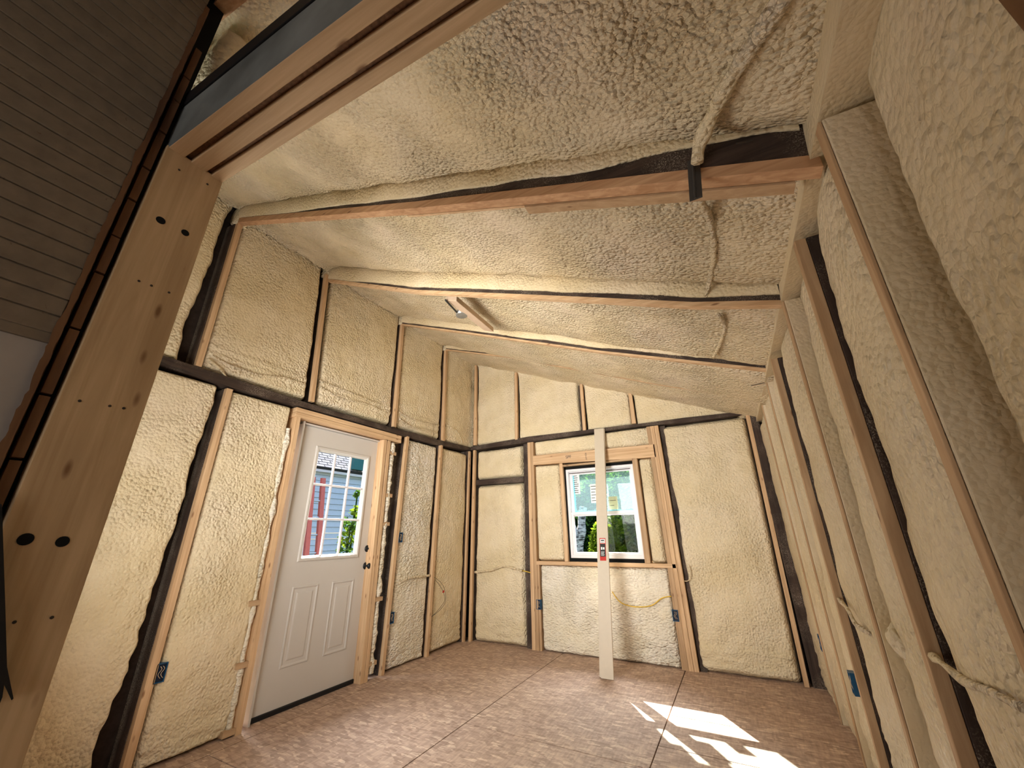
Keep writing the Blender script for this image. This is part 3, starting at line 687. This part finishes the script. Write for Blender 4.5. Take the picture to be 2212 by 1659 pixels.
ys = [(y1 - .036 + (y1 - y0) * 1.2 if y0 > -3.7 else y1 - .006, y0 - .036) for _, y0, y1, _ in RL]
fr('right wall foam bay nearest to the camera', -4.62, ys[0][0] - .0, -4.62, ys[0][1] - .0, sides='rfrf', recess=.085, pillow=.03, roll=(.10, .05), seed=31, gap=.02)
labs = ['right wall foam bay between first and second stud from the camera', 'right wall foam bay between second and third stud, with a foam lump', 'right wall foam bay between third and fourth stud', 'right wall foam bay between fourth and fifth stud', 'right wall foam bay between fifth and sixth stud']
for i, lab in enumerate(labs):
    a, b = ys[i], ys[i + 1]
    fr(lab, a[0] + .037, b[0], a[1] + .037, b[1], sides='grrr' if i in (0, 2) else 'rrrr', recess=(.062, .07, .055, .04, .03)[i], pillow=(.05, .045, .035, .02, .01)[i], roll=((.03, .02) if i in (0, 2) else (.05, .04)), seed=32 + i, gap=(.065 if i in (0, 2) else .03))
fr('right wall foam bay at the back corner', ys[5][0] + .037, .0, ys[5][1] + .037, .0, sides='ffrr', recess=.022, pillow=.01, seed=39)

foam('foam above the old wall at the upper left end of the beam', [(1.1, -4.55, 2.40), (1.99, -4.55, 2.40), (1.99, -4.55, 3.12), (1.1, -4.55, 3.5)], (0, -1, 0), recess=.0, pillow=.03, sides='ffff', seed=61, amp=(.03, .012))
# right jamb of the opening, close to the camera
t = thing('right_jamb', (3.66, -4.56, 0), 'dark brown rough jamb at upper right edge of the view', 'jamb')
MB().hexa(quad_up(3.62, -4.60, 3.70, -4.45, 0, 2.41)).build('jamb_board', LATH, t, bevel=.003)
MB().hexa(quad_up(3.60, -4.68, 3.66, -4.61, 0, 2.41)).build('jamb_board', PALE[2], t, bevel=.003)

# ================================================================ RAFTERS AND CEILING FOAM
RAF = [('rafter nearest to the opening beam among the four crossing the ceiling, thick with a strap', -3.645, [(0.0, 3.86), (.067, 3.835), (2.11, 2.965), (3.015, 2.60), (3.60, 2.365), (3.76, 2.30)], .05, RED, .050),
       ('second rafter from the opening, red-brown with a dark side', -2.735, [(0.0, 3.82), (.09, 3.783), (1.276, 3.245), (2.702, 2.70), (3.354, 2.447), (3.75, 2.33)], .04, PINE, .03),
       ('third rafter from the opening, with a dark slot', -1.635, [(0.0, 3.84), (.02, 3.83), (.974, 3.455), (2.545, 2.82), (3.75, 2.38)], .04, PINE, .02),
       ('last rafter before the back wall', -.715, [(0.0, 3.865), (.007, 3.862), (1.075, 3.49), (2.781, 2.786), (3.76, 2.41)], .035, PINE, .018)]
DARK = {-3.645: [(0, .0), (.8, .002), (1.2, .022), (2.2, .035), (3.0, .055), (3.3, .08), (3.74, .12)], -2.735: [(0, .0), (.35, .0), (.7, .022), (2.5, .03), (3.74, .03)],
        -1.635: [(0, .015), (2, .025), (3.0, .03), (3.74, .04)], -.715: [(0, .012), (3.74, .015)]}
FOAM_T2 = foam_mat('spray_foam_rafter_coat', 75, .008, .9, base=(.76, .625, .42))
def strip(pts, y0, y1, z0, z1):
    m = MB()
    vs = []
    for (x, z) in pts: vs += [(x, y0, z + z0), (x, y1, z + z0), (x, y1, z + z1), (x, y0, z + z1)]
    m.v = vs; k = len(pts)
    for i in range(k - 1):
        for j in range(4): a = i * 4; m.f.append((a + j, a + 4 + j, a + 4 + (j + 1) % 4, a + (j + 1) % 4)); m.m.append(0)
    m.f += [(0, 1, 2, 3), (4 * k - 1, 4 * k - 2, 4 * k - 3, 4 * k - 4)]; m.m += [0, 0]
    return m
for lab, y, pts, wd, mt, fh in RAF:
    t = thing('rafter', (0, y + .02, pts[0][1]), lab, 'rafter', 'rafters under the sloped ceiling')
    strip(pts, y, y + wd, 0, fh).build('furring_strip', mt[0], t, bevel=.0015)
    strip(pts, y + .004, y + wd - .002, fh + .001, .30).build('old_rafter', OLD[0], t)
    K = 60; dk = DARK[y]; cp = []
    m2 = MB(); zb_ = lambda x: next(a[1] + (b[1] - a[1]) * (x - a[0]) / (b[0] - a[0]) for a, b in zip(pts, pts[1:]) if a[0] <= x <= b[0])
    dkf = lambda x: next(a[1] + (b[1] - a[1]) * (x - a[0]) / (b[0] - a[0]) for a, b in zip(dk, dk[1:]) if a[0] <= x <= b[0])
    for i in range(K + 1):
        x = 3.74 * i / K; e = fh + max(.002, dkf(x) * (1 + .35 * noise.noise(Vector((x * 4, y, 0)))) + .004 * noise.noise(Vector((x * 17, y, 3))))
        m2.v += [(x, y + .003, zb_(x) + e), (x, y - .004 - .004 * noise.noise(Vector((x * 9, y, 1))), zb_(x) + e + .008), (x, y - .008 - .012 * noise.noise(Vector((x * 6, y, 6))), zb_(x) + e + .05), (x, y - .022 - .02 * noise.noise(Vector((x * 8, y, 9))), zb_(x) + .26), (x, y + .003, zb_(x) + .26)]
    for i in range(K):
        for j in range(5): a = i * 5; m2.f.append((a + j, a + (j + 1) % 5, a + 5 + (j + 1) % 5, a + 5 + j)); m2.m.append(0)
    m2.build('foam_coat', FOAM_T2, t, smooth=True)
    if y < -3.6:
        sc = [(2.75, 2.70), (3.015, 2.595), (3.60, 2.36), (3.70, 2.32)]
        strip(sc, y + .052, y + .10, -.004, .045).build('scab_board', PALE[0], t, bevel=.0015)
        strip([(2.0, 3.01), (2.11, 2.963), (2.75, 2.705)], y + .052, y + .065, .0, .04).build('scab_board', PINE[0], t, bevel=.0015)
RAFYS_OLD = 0
RAFYS = [(-4.95, -3.655), (-3.588, -2.742), (-2.69, -1.642), (-1.59, -.722), (-.675, .07)]
clabs = ['ceiling foam panel nearest to the opening, strongly dimpled', 'second ceiling foam panel from the opening', 'third ceiling foam panel with the light box brace', 'fourth ceiling foam panel from the opening', 'ceiling foam panel against the back wall']
for i, ((ya, yb), lab) in enumerate(zip(RAFYS, clabs)):
    rc = [-.12, -.085, -.07, -.045, -.005][i]
    off = .0
    zz = lambda x: 3.86 - .415 * x
    if i == 4: zz = lambda x: 3.90 - .395 * x
    n = Vector((-.415, 0, -1))
    foam(lab, [(-.02, ya, zz(-.02)), (XR + .12, ya, zz(XR + .12)), (XR + .12, yb, zz(XR + .12)), (-.02, yb, zz(-.02))], n, recess=-rc + .02, pillow=.02, sides=('ofrr' if i < 4 else 'ofro'), roll=(.08, .02), amp=(.022, .007), seed=50 + i, mat=FOAM_C, step=.02)

# rafter beyond the beam near the old house
t = thing('rafter', (1.9, -4.75, 3.1), 'brown rafter end at upper left above the opening beam', 'rafter')
strip([(1.3, 3.42), (1.869, 3.19), (2.347, 2.99), (3.2, 2.62)], -4.62, -4.575, 0, .045).build('furring_strip', RED[0], t)
strip([(1.3, 3.465), (1.869, 3.235), (2.347, 3.035), (3.2, 2.665)], -4.63, -4.575, 0, .2).build('old_rafter', OLD[0], t)

# strap over the first rafter and foamed cables along the ceiling
def cable(name, label, cat, pts, r, mat, n=8, seg=8, group=None, jitter=0):
    ps = smooth_pts(pts, n)
    rr = [r * (1 + jitter * noise.noise(Vector(p) * 14)) for p in ps] if jitter else r
    return tag(MB().tube(ps, rr, seg).build(name, mat, smooth=True), label, cat, group)
def onroof(px, py, off=.0, off2=None):
    d = ROT @ Vector(((px - 1106) / FPX, -(py - 829.5) / FPX, -1)); tt = (3.86 - off - .415 * CAM.x - CAM.z) / (d.z + .415 * d.x); return CAM + d * tt
cable('foamed_cable', 'thick foam-covered cable hanging along the ceiling to the first rafter strap', 'cable', [onroof(1700, -20, -.13), onroof(1640, 75, -.12), onroof(1590, 150, -.11), onroof(1545, 235, -.10), onroof(1512, 310, -.06), onroof(1506, 350, .0)], .022, CREAMW, jitter=.5)
cable('foamed_cable', 'foam-covered cable on the second ceiling panel, right part', 'cable', [onroof(1512, 430, 0), onroof(1535, 480, -.08), onroof(1542, 550, -.10), onroof(1532, 610, -.09), onroof(1524, 640, -.05)], .014, CREAMW, jitter=.5)
cable('foamed_cable', 'thin foam-covered cable on the third ceiling panel, right part', 'cable', [onroof(1552, 680, -.05), onroof(1566, 705, -.08), onroof(1556, 740, -.08), onroof(1541, 772, -.05)], .012, CREAMW, jitter=.5)
q0 = at(1498, 345, 1, -3.652); q1 = at(1505, 430, 1, -3.652)
m = MB(); m.hexa([(q1.x - .022, -3.656, q1.z), (q1.x + .018, -3.656, q1.z), (q1.x + .018, -3.65, q1.z), (q1.x - .022, -3.65, q1.z), (q0.x - .02, -3.656, q0.z), (q0.x + .02, -3.656, q0.z), (q0.x + .02, -3.65, q0.z), (q0.x - .02, -3.65, q0.z)])
m.tube([(q1.x - .004, -3.658, q1.z), (q0.x - .002, -3.658, q0.z)], .005)
tag(m.build('cable_strap', plain('grey_strap', (.05, .045, .042), .5), bevel=.001), 'dark grey strap crossing the first rafter', 'strap')

# ceiling light box on a foam covered brace
t = thing('light_box_brace', onroof(1010, 680, .05), 'foam-dusted brace with round metal light box between rafters', 'light box')
a, b = onroof(975, 645, .06), onroof(1056, 712, .06)
dv = (b - a).normalized()
sx = Vector((.11, 0, -.045))
MB().hexa([a - sx * .5 + Vector((0, 0, -.02)), a + sx * .5 + Vector((0, 0, -.02)), b + sx * .5 + Vector((0, 0, -.02)), b - sx * .5 + Vector((0, 0, -.02)), a - sx * .5 + Vector((0, 0, .03)), a + sx * .5 + Vector((0, 0, .03)), b + sx * .5 + Vector((0, 0, .03)), b - sx * .5 + Vector((0, 0, .03))]).build('brace_board', plain('dusty_pine', (.60, .44, .31), .7), t, bevel=.004)
cx = onroof(997, 682, .10)
lathe('round_box', cx + Vector((0, 0, .045)), (0, 0, -1), [(0, .05), (.045, .052), (.046, .046), (.047, .001)], METAL, t)
MB().tube(smooth_pts([onroof(962, 648, .09), onroof(975, 662, .10), onroof(990, 678, .09)], 6), .008).build('cable', GREYW, t, smooth=True)

# ================================================================ LEANING BOARDS
def leaning(label, xc, yb, w, th, dyoff, tilt, dtop=0):
    # foot on the floor, head leaning on the plate of the back wall
    zt = 2.53; a = math.atan2(-yb - .0, zt)
    foot = Vector((xc, yb + dyoff, 0)); head = Vector((xc + tilt, -.012 + dyoff * .25 - dtop, zt))
    ax = (head - foot).normalized(); side = Vector((1, 0, 0)); side = (side - ax * side.dot(ax)).normalized(); nn = side.cross(ax)
    p = []
    for c_ in (foot, head):
        for (s, q) in ((-w / 2, 0), (w / 2, 0), (w / 2, th), (-w / 2, th)): p.append(c_ + side * s - nn * (-q))
    return p, ax, side, nn
bl = at(1299, 1465, 2, 0); br = at(1328, 1468, 2, 0)
xc = (bl.x + br.x) / 2
w0 = (br.x - bl.x)
p, ax, side, nn = leaning('', xc, bl.y, w0, .018, 0, .0)
t = thing('trim_board', (xc, bl.y, 0), 'front white trim board leaning before the window, with red and black label', 'board', 'white trim boards leaning at the window')
MB().hexa(p).build('board', WHITE, t, bevel=.002)
def on_board(s, h, off=-.001): return Vector((xc, bl.y, 0)) + side * s + ax * h + nn * (.018 - off)
lz = None
q = at(1303, 1187, 1, bl.y + .25)
h0 = q.z / ax.z
def lab(s0, s1, h_0, h_1, mat, off, nm):
    MB().hexa([on_board(s0, h_0, 0), on_board(s1, h_0, 0), on_board(s1, h_0, -off), on_board(s0, h_0, -off), on_board(s0, h_1, 0), on_board(s1, h_1, 0), on_board(s1, h_1, -off), on_board(s0, h_1, -off)]).build(nm, mat, t)
lab(-.034, .034, h0 - .115, h0 + .115, REDP, .001, 'paper_label')
lab(-.029, .029, h0 - .075, h0 + .055, PRINT, .0016, 'paper_label'); lab(-.027, .027, h0 + .062, h0 + .106, PAPER, .0016, 'paper_label')
lab(-.020, -.004, h0 - .005, h0 + .022, PAPER, .0022, 'paper_label'); lab(.002, .020, h0 - .003, h0 + .020, PAPER, .0022, 'paper_label')
for i in range(5): lab(-.020, .018 - .004 * (i % 3), h0 - .028 - i * .009, h0 - .025 - i * .009, PAPER, .0021, 'paper_label')
lab(-.018, .018, h0 + .084, h0 + .096, PRINT, .0021, 'paper_label'); lab(-.02, .016, h0 + .070, h0 + .074, PRINT, .0021, 'paper_label')
for k_, (dx, dy, tl) in enumerate(((-.020, .020, .026), (-.028, .040, .040))):
    p, *_ = leaning('', xc + dx, bl.y, w0 * .96, .018, dy, tl)
    tag(MB().hexa(p).build('trim_board', WHITE, bevel=.002), ['middle white trim board leaning behind the labelled one', 'rearmost white trim board of the leaning stack'][k_], 'board', 'white trim boards leaning at the window')

# ================================================================ OUTLET BOXES, WIRES
def outlet(label, c, n, up=(0, 0, 1), w=.058, h=.105, dep=.05, tiltz=0, filled=False):
    c = Vector(c); n = Vector(n).normalized(); up = Vector(up); s = up.cross(n).normalized()
    t = thing('outlet_box', c, label, 'outlet box', 'blue outlet boxes')
    P = lambda a, b, d: c + s * a + up * b + n * d
    m = MB(); e = .005
    for (a0, a1, b0, b1) in ((-w / 2, w / 2, -h / 2, -h / 2 + e), (-w / 2, w / 2, h / 2 - e, h / 2), (-w / 2, -w / 2 + e, -h / 2 + e, h / 2 - e), (w / 2 - e, w / 2, -h / 2 + e, h / 2 - e)):
        m.hexa([P(a0, b0, -dep), P(a1, b0, -dep), P(a1, b0, 0), P(a0, b0, 0), P(a0, b1, -dep), P(a1, b1, -dep), P(a1, b1, 0), P(a0, b1, 0)])
    m.build('box_body', BLUE, t)
    MB().hexa([P(-w / 2 + e, -h / 2 + e, -.014), P(w / 2 - e, -h / 2 + e, -.014), P(w / 2 - e, -h / 2 + e, -.008), P(-w / 2 + e, -h / 2 + e, -.008), P(-w / 2 + e, h / 2 - e, -.014), P(w / 2 - e, h / 2 - e, -.014), P(w / 2 - e, h / 2 - e, -.008), P(-w / 2 + e, h / 2 - e, -.008)]).build('box_back', BLUE_SHADE, t)
    m = MB()
    for q in range(2):
        x = (q - .5) * .014
        m.tube(smooth_pts([P(x, .035, -.006), P(x + .008, .02, -.001), P(x - .006, -.005, .001), P(x + .012, -.03, -.004)], 5), .0018, 6)
    m.build('wires', COPPER, t, smooth=True)
    return t
outlet('blue outlet box on the left wall stud nearest the opening, low', at(343, 1455, 0, .0) + Vector((0, .01, 0)), L)
outlet('lower blue outlet box right of the door', at(847, 1335, 0, .0) + Vector((.0, 0.0, 0)), L)
outlet('upper blue outlet box right of the door, at knob height', at(866, 1161, 0, .0), L)
outlet('blue outlet box under the window at its left', at(1163, 1306, 1, -.004), B)
outlet('blue outlet box under the window at its right', at(1459, 1330, 1, -.004), B)
outlet('blue outlet box on the right wall near the back corner, half covered with foam', at(1770, 1388, 0, XR - .002), (-1, 0, 0))
outlet('narrow blue outlet box on the right wall, nearer to the camera', at(1838, 1475, 0, XR - .002) + Vector((0, .0, 0)), (-1, 0, 0))

cable('electric_cable', 'yellow cable curving over the foam under the window', 'cable', [at(1322, 1278, 1, -.006), at(1335, 1296, 1, -.012), at(1350, 1306, 1, -.010), at(1375, 1311, 1, -.010), at(1407, 1308, 1, -.010), at(1430, 1292, 1, -.01), at(1450, 1288, 1, -.004)], .005, YELL)
cable('electric_cable', 'short yellow cable end crossing the dark stud left of the window', 'cable', [at(1127, 1232, 1, .03), at(1146, 1237, 1, .0)], .005, YELL, n=3)
cable('foamed_cable', 'horizontal foam-covered cable in the tall back wall bay', 'cable', [at(1026, 1236, 1, .02), at(1060, 1232, 1, .0), at(1090, 1224, 1, .0), at(1128, 1233, 1, .02)], .013, CREAMW, jitter=.6)
cable('foamed_cable', 'foam-covered cable in the bay right of the door', 'cable', [at(855, 1265, 0, -.03), at(880, 1250, 0, -.008), at(905, 1246, 0, -.008), at(928, 1243, 0, -.02)], .011, CREAMW, jitter=.6)
t = thing('wire_loop', at(948, 1270, 0, .02), 'thin dark wire loop with a red tag on the far left wall bay', 'wire')
for q, ps in enumerate(([(938, 1247), (952, 1258), (961, 1275), (962, 1300), (950, 1318), (934, 1331)], [(940, 1252), (950, 1265), (958, 1280), (960, 1298), (948, 1316), (932, 1333)])):
    MB().tube(smooth_pts([at(*p_, 0, .0 + .03 * (0 < i < 5)) for i, p_ in enumerate(ps)], 6), .0022, 6).build('wire', GREYW, t, smooth=True)
q = at(958, 1278, 0, .03); MB().box(q + Vector((-.002, -.016, -.012)), q + Vector((.002, .014, .014))).build('red_tag', REDP, t)
def onR(px, py, off=0): return at(px, py, 0, XR + off)
cable('foamed_cable', 'foam-covered cable crossing the dark stripe of the second stud near the camera', 'cable', [onR(2008, 1412, .02), onR(2040, 1437, -.005), onR(2085, 1472, .01), onR(2130, 1490, .0), onR(2212, 1530, .01)], .010, CREAMW, jitter=.6)
cable('foamed_cable', 'foam-covered cable on the right wall between third and fourth stud', 'cable', [onR(1808, 1290, .02), onR(1830, 1315, -.004), onR(1850, 1350, .0), onR(1885, 1370, .03)], .009, CREAMW, jitter=.6)
o = bmesh.new(); bmesh.ops.create_icosphere(o, subdivisions=4, radius=.045)
c_ = onR(1950, 1385, .035); vs = [c_ + Vector((v.co.x * .8, v.co.y * 1.1, v.co.z * 1.15)) * (1 + .5 * noise.noise(v.co * 25)) for v in o.verts]; fs = [tuple(v.index for v in f.verts) for f in o.faces]; o.free()
tag(mesh('foam_lump', vs, fs, FOAM_W, smooth=True), 'knobby foam lump on the right wall foam at lower right', 'spray foam')
cable('electric_cable', 'tan cable end curling out beside the dark stud right of the window', 'cable', [at(1476, 1255, 1, .03), at(1487, 1254, 1, -.005), at(1492, 1240, 1, -.01), at(1489, 1222, 1, .01)], .005, CREAMW)
for (a, b, pl) in ((at(1623, 833, 0, XR - .13), at(1651, 827, 0, XR), 'at the top of the back right corner'), (onroof(1591, 310, -.05), onroof(1625, 305, -.08), 'on the ceiling foam near the first rafter')):
    tag(MB().tube([a, b], .003, 6).build('nail', STEEL), 'long nail sticking out ' + pl, 'nail')

def onL(px, py, off=0): return at(px, py, 0, off)
for pts, lb, r_ in (([(458, 768), (500, 790), (560, 810), (610, 815), (655, 828)], 'foam-covered cable in the upper left bay above the plate, upper strand', .009),
                   ([(450, 775), (478, 800), (498, 830)], 'foam-covered cable curling down to the plate, near the first upper stud', .008),
                   ([(690, 822), (730, 838), (790, 862), (838, 880)], 'upper foam-covered cable in the bay above the door', .009), ([(690, 834), (740, 862), (790, 872), (836, 892)], 'lower foam-covered cable in the bay above the door', .009),
                   ([(862, 890), (885, 902), (915, 913), (945, 918)], 'upper foam-covered cable in the bay right of the door top', .009), ([(862, 905), (890, 922), (920, 928), (944, 934)], 'lower foam-covered cable in the bay right of the door top', .009),
                   ([(962, 917), (980, 925), (992, 940), (999, 958)], 'foam-covered cable curving down in the last upper left bay', .009)):
    cable('foamed_cable', lb, 'cable', [onL(x, y, -.022 + .012 * (0 < i < len(pts) - 1)) for i, (x, y) in enumerate(pts)], r_, CREAMW, jitter=.8)
# black strip hanging at the lower left edge of the opening post
v = [at(*p, 0, XB + .015) for p in ((-60, 1060), (3, 1090), (10, 1300), (14, 1440), (28, 1508), (24, 1512), (8, 1478), (4, 1505), (-2, 1520), (-60, 1530))]
k = len(v); vv = v + [q + Vector((.004, 0, 0)) for q in v]
mesh_o = mesh('rubber_flap', vv, [tuple(reversed(range(k))), tuple(range(k, 2 * k))] + [(i, (i + 1) % k, k + (i + 1) % k, k + i) for i in range(k)], BLACK)
tag(mesh_o, 'black torn rubber flap hanging at lower left picture edge', 'flap')
# foam crumbs where the old wall meets the ceiling
for i, (px, py, r, pl) in enumerate(((428, 110, .045, 'upper one'), (408, 165, .04, 'lower one'))):
    o = bmesh.new(); bmesh.ops.create_icosphere(o, subdivisions=4, radius=r); c_ = at(px, py, 1, -4.55)
    vs = [c_ + Vector((v.co.x * .5, v.co.y * .8, v.co.z * 1.8)) * (1 + .6 * noise.noise(v.co * 22 + Vector((i, 0, 0)))) for v in o.verts]; fs = [tuple(v.index for v in f.verts) for f in o.faces]; o.free()
    tag(mesh('foam_lump', vs, fs, FOAM, smooth=True), 'ragged foam lump at the upper left end of the beam, ' + pl, 'spray foam')

# ================================================================ OUTSIDE
m = MB(); m.box((-40, -12, -.6), (-.35, 40, -.45)).box((-.35, .4, -.6), (60, 60, -.45)); tag(m.build('ground', GRASS), kind='structure')
# neighbouring house seen through the door glass
nb = thing('neighbour_house', (-4.6, 1.5, -.45), 'white-grey clapboard house with grey shingle roof outside the door', 'house')
m = MB(); z = -.45
while z < 2.60:
    m.hexa([(-4.75, -4, z), (-4.50, -4, z), (-4.50, 8, z), (-4.75, 8, z), (-4.75, -4, z + .115), (-4.515, -4, z + .115), (-4.515, 8, z + .115), (-4.75, 8, z + .115)]); z += .12
m.build('siding', SIDING, nb)
MB().box((-4.75, -4, 2.60), (-4.40, 8, 2.70)).build('eave_board', VINYL, nb)
roof = mesh('roof', [(-4.35, -4, 2.70), (-4.35, 8, 2.70), (-7.5, 8, 5.9), (-7.5, -4, 5.9)], [(0, 1, 2, 3)], SHINGLE, nb)
uv = roof.data.uv_layers.new(name='UVMap')
for i, c2 in enumerate(((0, 0), (12, 0), (12, 3.8), (0, 3.8))): uv.data[i].uv = c2
so = roof.modifiers.new('solid', 'SOLIDIFY'); so.thickness = .08
g = at(775, 1003, 0, -4.35); box('wall_lantern', g + Vector((-.1, -.18, -.14)), g + Vector((.05, .16, .14)), plain('teal_metal', (.03, .16, .16), .4), nb)
# ladder
ld = thing('ladder', (-3.9, .78, -.45), 'orange fibreglass ladder leaning against the neighbouring house', 'ladder')
a0, a1 = at(667, 1250, 0, -3.22), at(674, 1043, 0, -4.17)
for dy in (0, .24):
    MB().hexa([(x, y + dy, z) for (x, y, z) in [(-3.25, a0.y - .045, -.45), (-3.19, a0.y - .045, -.45), (-3.19, a0.y + .045, -.45), (-3.25, a0.y + .045, -.45), (-4.2, a1.y - .045, a1.z + .12), (-4.14, a1.y - .045, a1.z + .12), (-4.14, a1.y + .045, a1.z + .12), (-4.2, a1.y + .045, a1.z + .12)]]).build('rail', FIBER, ld)
for i in range(9):
    f_ = (i + .5) / 9; x = -3.22 - .95 * f_; z = -.45 + (a1.z + .57) * f_; y = a0.y + (a1.y - a0.y) * f_; MB().tube([(x, y, z), (x, y + .24, z)], .018).build('rung', ALU, ld)
def leaf_cloud(name, mat, parent, center, rad, n, size, seed, flat=1):
    rnd = random.Random(seed); vs = []; fs = []
    for i in range(n):
        while True:
            p = Vector((rnd.uniform(-1, 1), rnd.uniform(-1, 1), rnd.uniform(-1, 1)))
            if p.length < 1 and noise.noise(p * 2.6 + Vector((seed, 0, 0))) > -.12: break
        c = Vector(center) + Vector((p.x * rad[0], p.y * rad[1], p.z * rad[2]))
        a = Vector((rnd.gauss(0, 1), rnd.gauss(0, 1), rnd.gauss(0, .6))).normalized(); b = a.cross(Vector((rnd.gauss(0, 1), rnd.gauss(0, 1), rnd.gauss(0, 1)))).normalized()
        s = size * rnd.uniform(.6, 1.3); k = len(vs)
        vs += [c - a * s, c + b * s * .5, c + a * s, c - b * s * .5]; fs.append((k, k + 1, k + 2, k + 3))
    return mesh(name, vs, fs, mat, parent)
pl = thing('sunflower_plant', (-2.2, -.25, -.45), 'tall yellow-green leafy plant outside the door glass', 'plant')
b0 = at(748, 1205, 0, -2.2)
for i, (px, py, rr) in enumerate(((745, 1195, .16), (752, 1160, .16), (758, 1130, .14), (766, 1105, .09), (772, 1068, .06))):
    c_ = at(px, py, 0, -2.2); leaf_cloud('leaves', LEAFY if i % 2 else LEAF, pl, c_, (rr, rr, rr), 90 if i < 3 else 30, .05, 5 + i)
    MB().tube([(c_.x, c_.y, -.45), (c_.x, c_.y, c_.z)], .012).build('stem', LEAFD, pl)
# trees beyond the window
bt = thing('birch_tree', (-.45, 6, -.45), 'forked pale birch trunk outside the window, left of the leaning boards', 'tree')
f0 = at(1250, 1190, 1, 6)
MB().tube(smooth_pts([(f0.x, 6, -.5), (f0.x, 6, f0.z), at(1256, 1150, 1, 6), at(1257, 1118, 1, 6), at(1260, 1095, 1, 6)], 5), [.125] * 12 + [.105] * 9, 12).build('trunk', BIRCH, bt, smooth=True)
MB().tube(smooth_pts([(f0.x, 6, f0.z - .15), at(1246, 1160, 1, 5.9), at(1238, 1135, 1, 5.9), at(1232, 1118, 1, 5.9)], 5), .065, 12).build('limb', BIRCH, bt, smooth=True)
leaf_cloud('foliage', LEAF, bt, (-.6, 6.4, 3.4), (1.4, .8, 1.2), 900, .09, 3)
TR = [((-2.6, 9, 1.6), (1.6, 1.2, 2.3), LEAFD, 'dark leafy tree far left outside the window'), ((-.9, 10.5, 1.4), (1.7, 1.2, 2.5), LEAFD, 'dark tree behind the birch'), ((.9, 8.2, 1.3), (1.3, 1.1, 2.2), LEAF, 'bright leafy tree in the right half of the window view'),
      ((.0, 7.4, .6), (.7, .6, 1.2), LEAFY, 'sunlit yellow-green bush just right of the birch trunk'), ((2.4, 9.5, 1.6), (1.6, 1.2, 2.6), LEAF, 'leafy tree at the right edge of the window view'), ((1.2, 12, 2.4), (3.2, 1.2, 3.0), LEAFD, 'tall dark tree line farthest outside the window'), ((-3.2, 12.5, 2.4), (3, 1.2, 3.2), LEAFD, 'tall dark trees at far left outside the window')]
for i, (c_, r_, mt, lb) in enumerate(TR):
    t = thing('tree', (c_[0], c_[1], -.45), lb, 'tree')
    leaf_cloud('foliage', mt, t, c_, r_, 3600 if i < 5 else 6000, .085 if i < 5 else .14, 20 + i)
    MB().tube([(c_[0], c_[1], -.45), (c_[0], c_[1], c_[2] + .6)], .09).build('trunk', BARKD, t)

# distant wooded edge closing the view
vs = []; fs = []; nx_, nz_ = 150, 50
for j in range(nz_ + 1):
    for i in range(nx_ + 1):
        p = Vector((-14 + 30 * i / nx_, 14.5, -.5 + 7.5 * j / nz_)); p.y += 1.2 * noise.noise(p * .8) + .5 * noise.noise(p * 3.1) + .25 * noise.noise(p * 9); p.y += (j / nz_) ** 2 * 2; vs.append(p)
for j in range(nz_):
    for i in range(nx_): a = j * (nx_ + 1) + i; fs.append((a, a + 1, a + nx_ + 2, a + nx_ + 1))
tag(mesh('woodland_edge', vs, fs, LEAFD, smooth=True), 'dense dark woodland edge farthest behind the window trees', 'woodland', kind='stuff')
for i, (c_, r_, mt, lb) in enumerate([((1.7, 7.6, .9), (1.0, .8, 1.6), LEAF, 'leafy bush at lower right of the window view'), ((.6, 9.0, 2.9), (1.6, 1.0, 1.5), LEAF, 'bright crown behind the upper right sash')]):
    t = thing('tree', (c_[0], c_[1], -.45), lb, 'tree'); leaf_cloud('foliage', mt, t, c_, r_, 3500, .08, 70 + i)
    MB().tube([(c_[0], c_[1], -.45), (c_[0], c_[1], c_[2] + .3)], .07).build('trunk', BARKD, t)
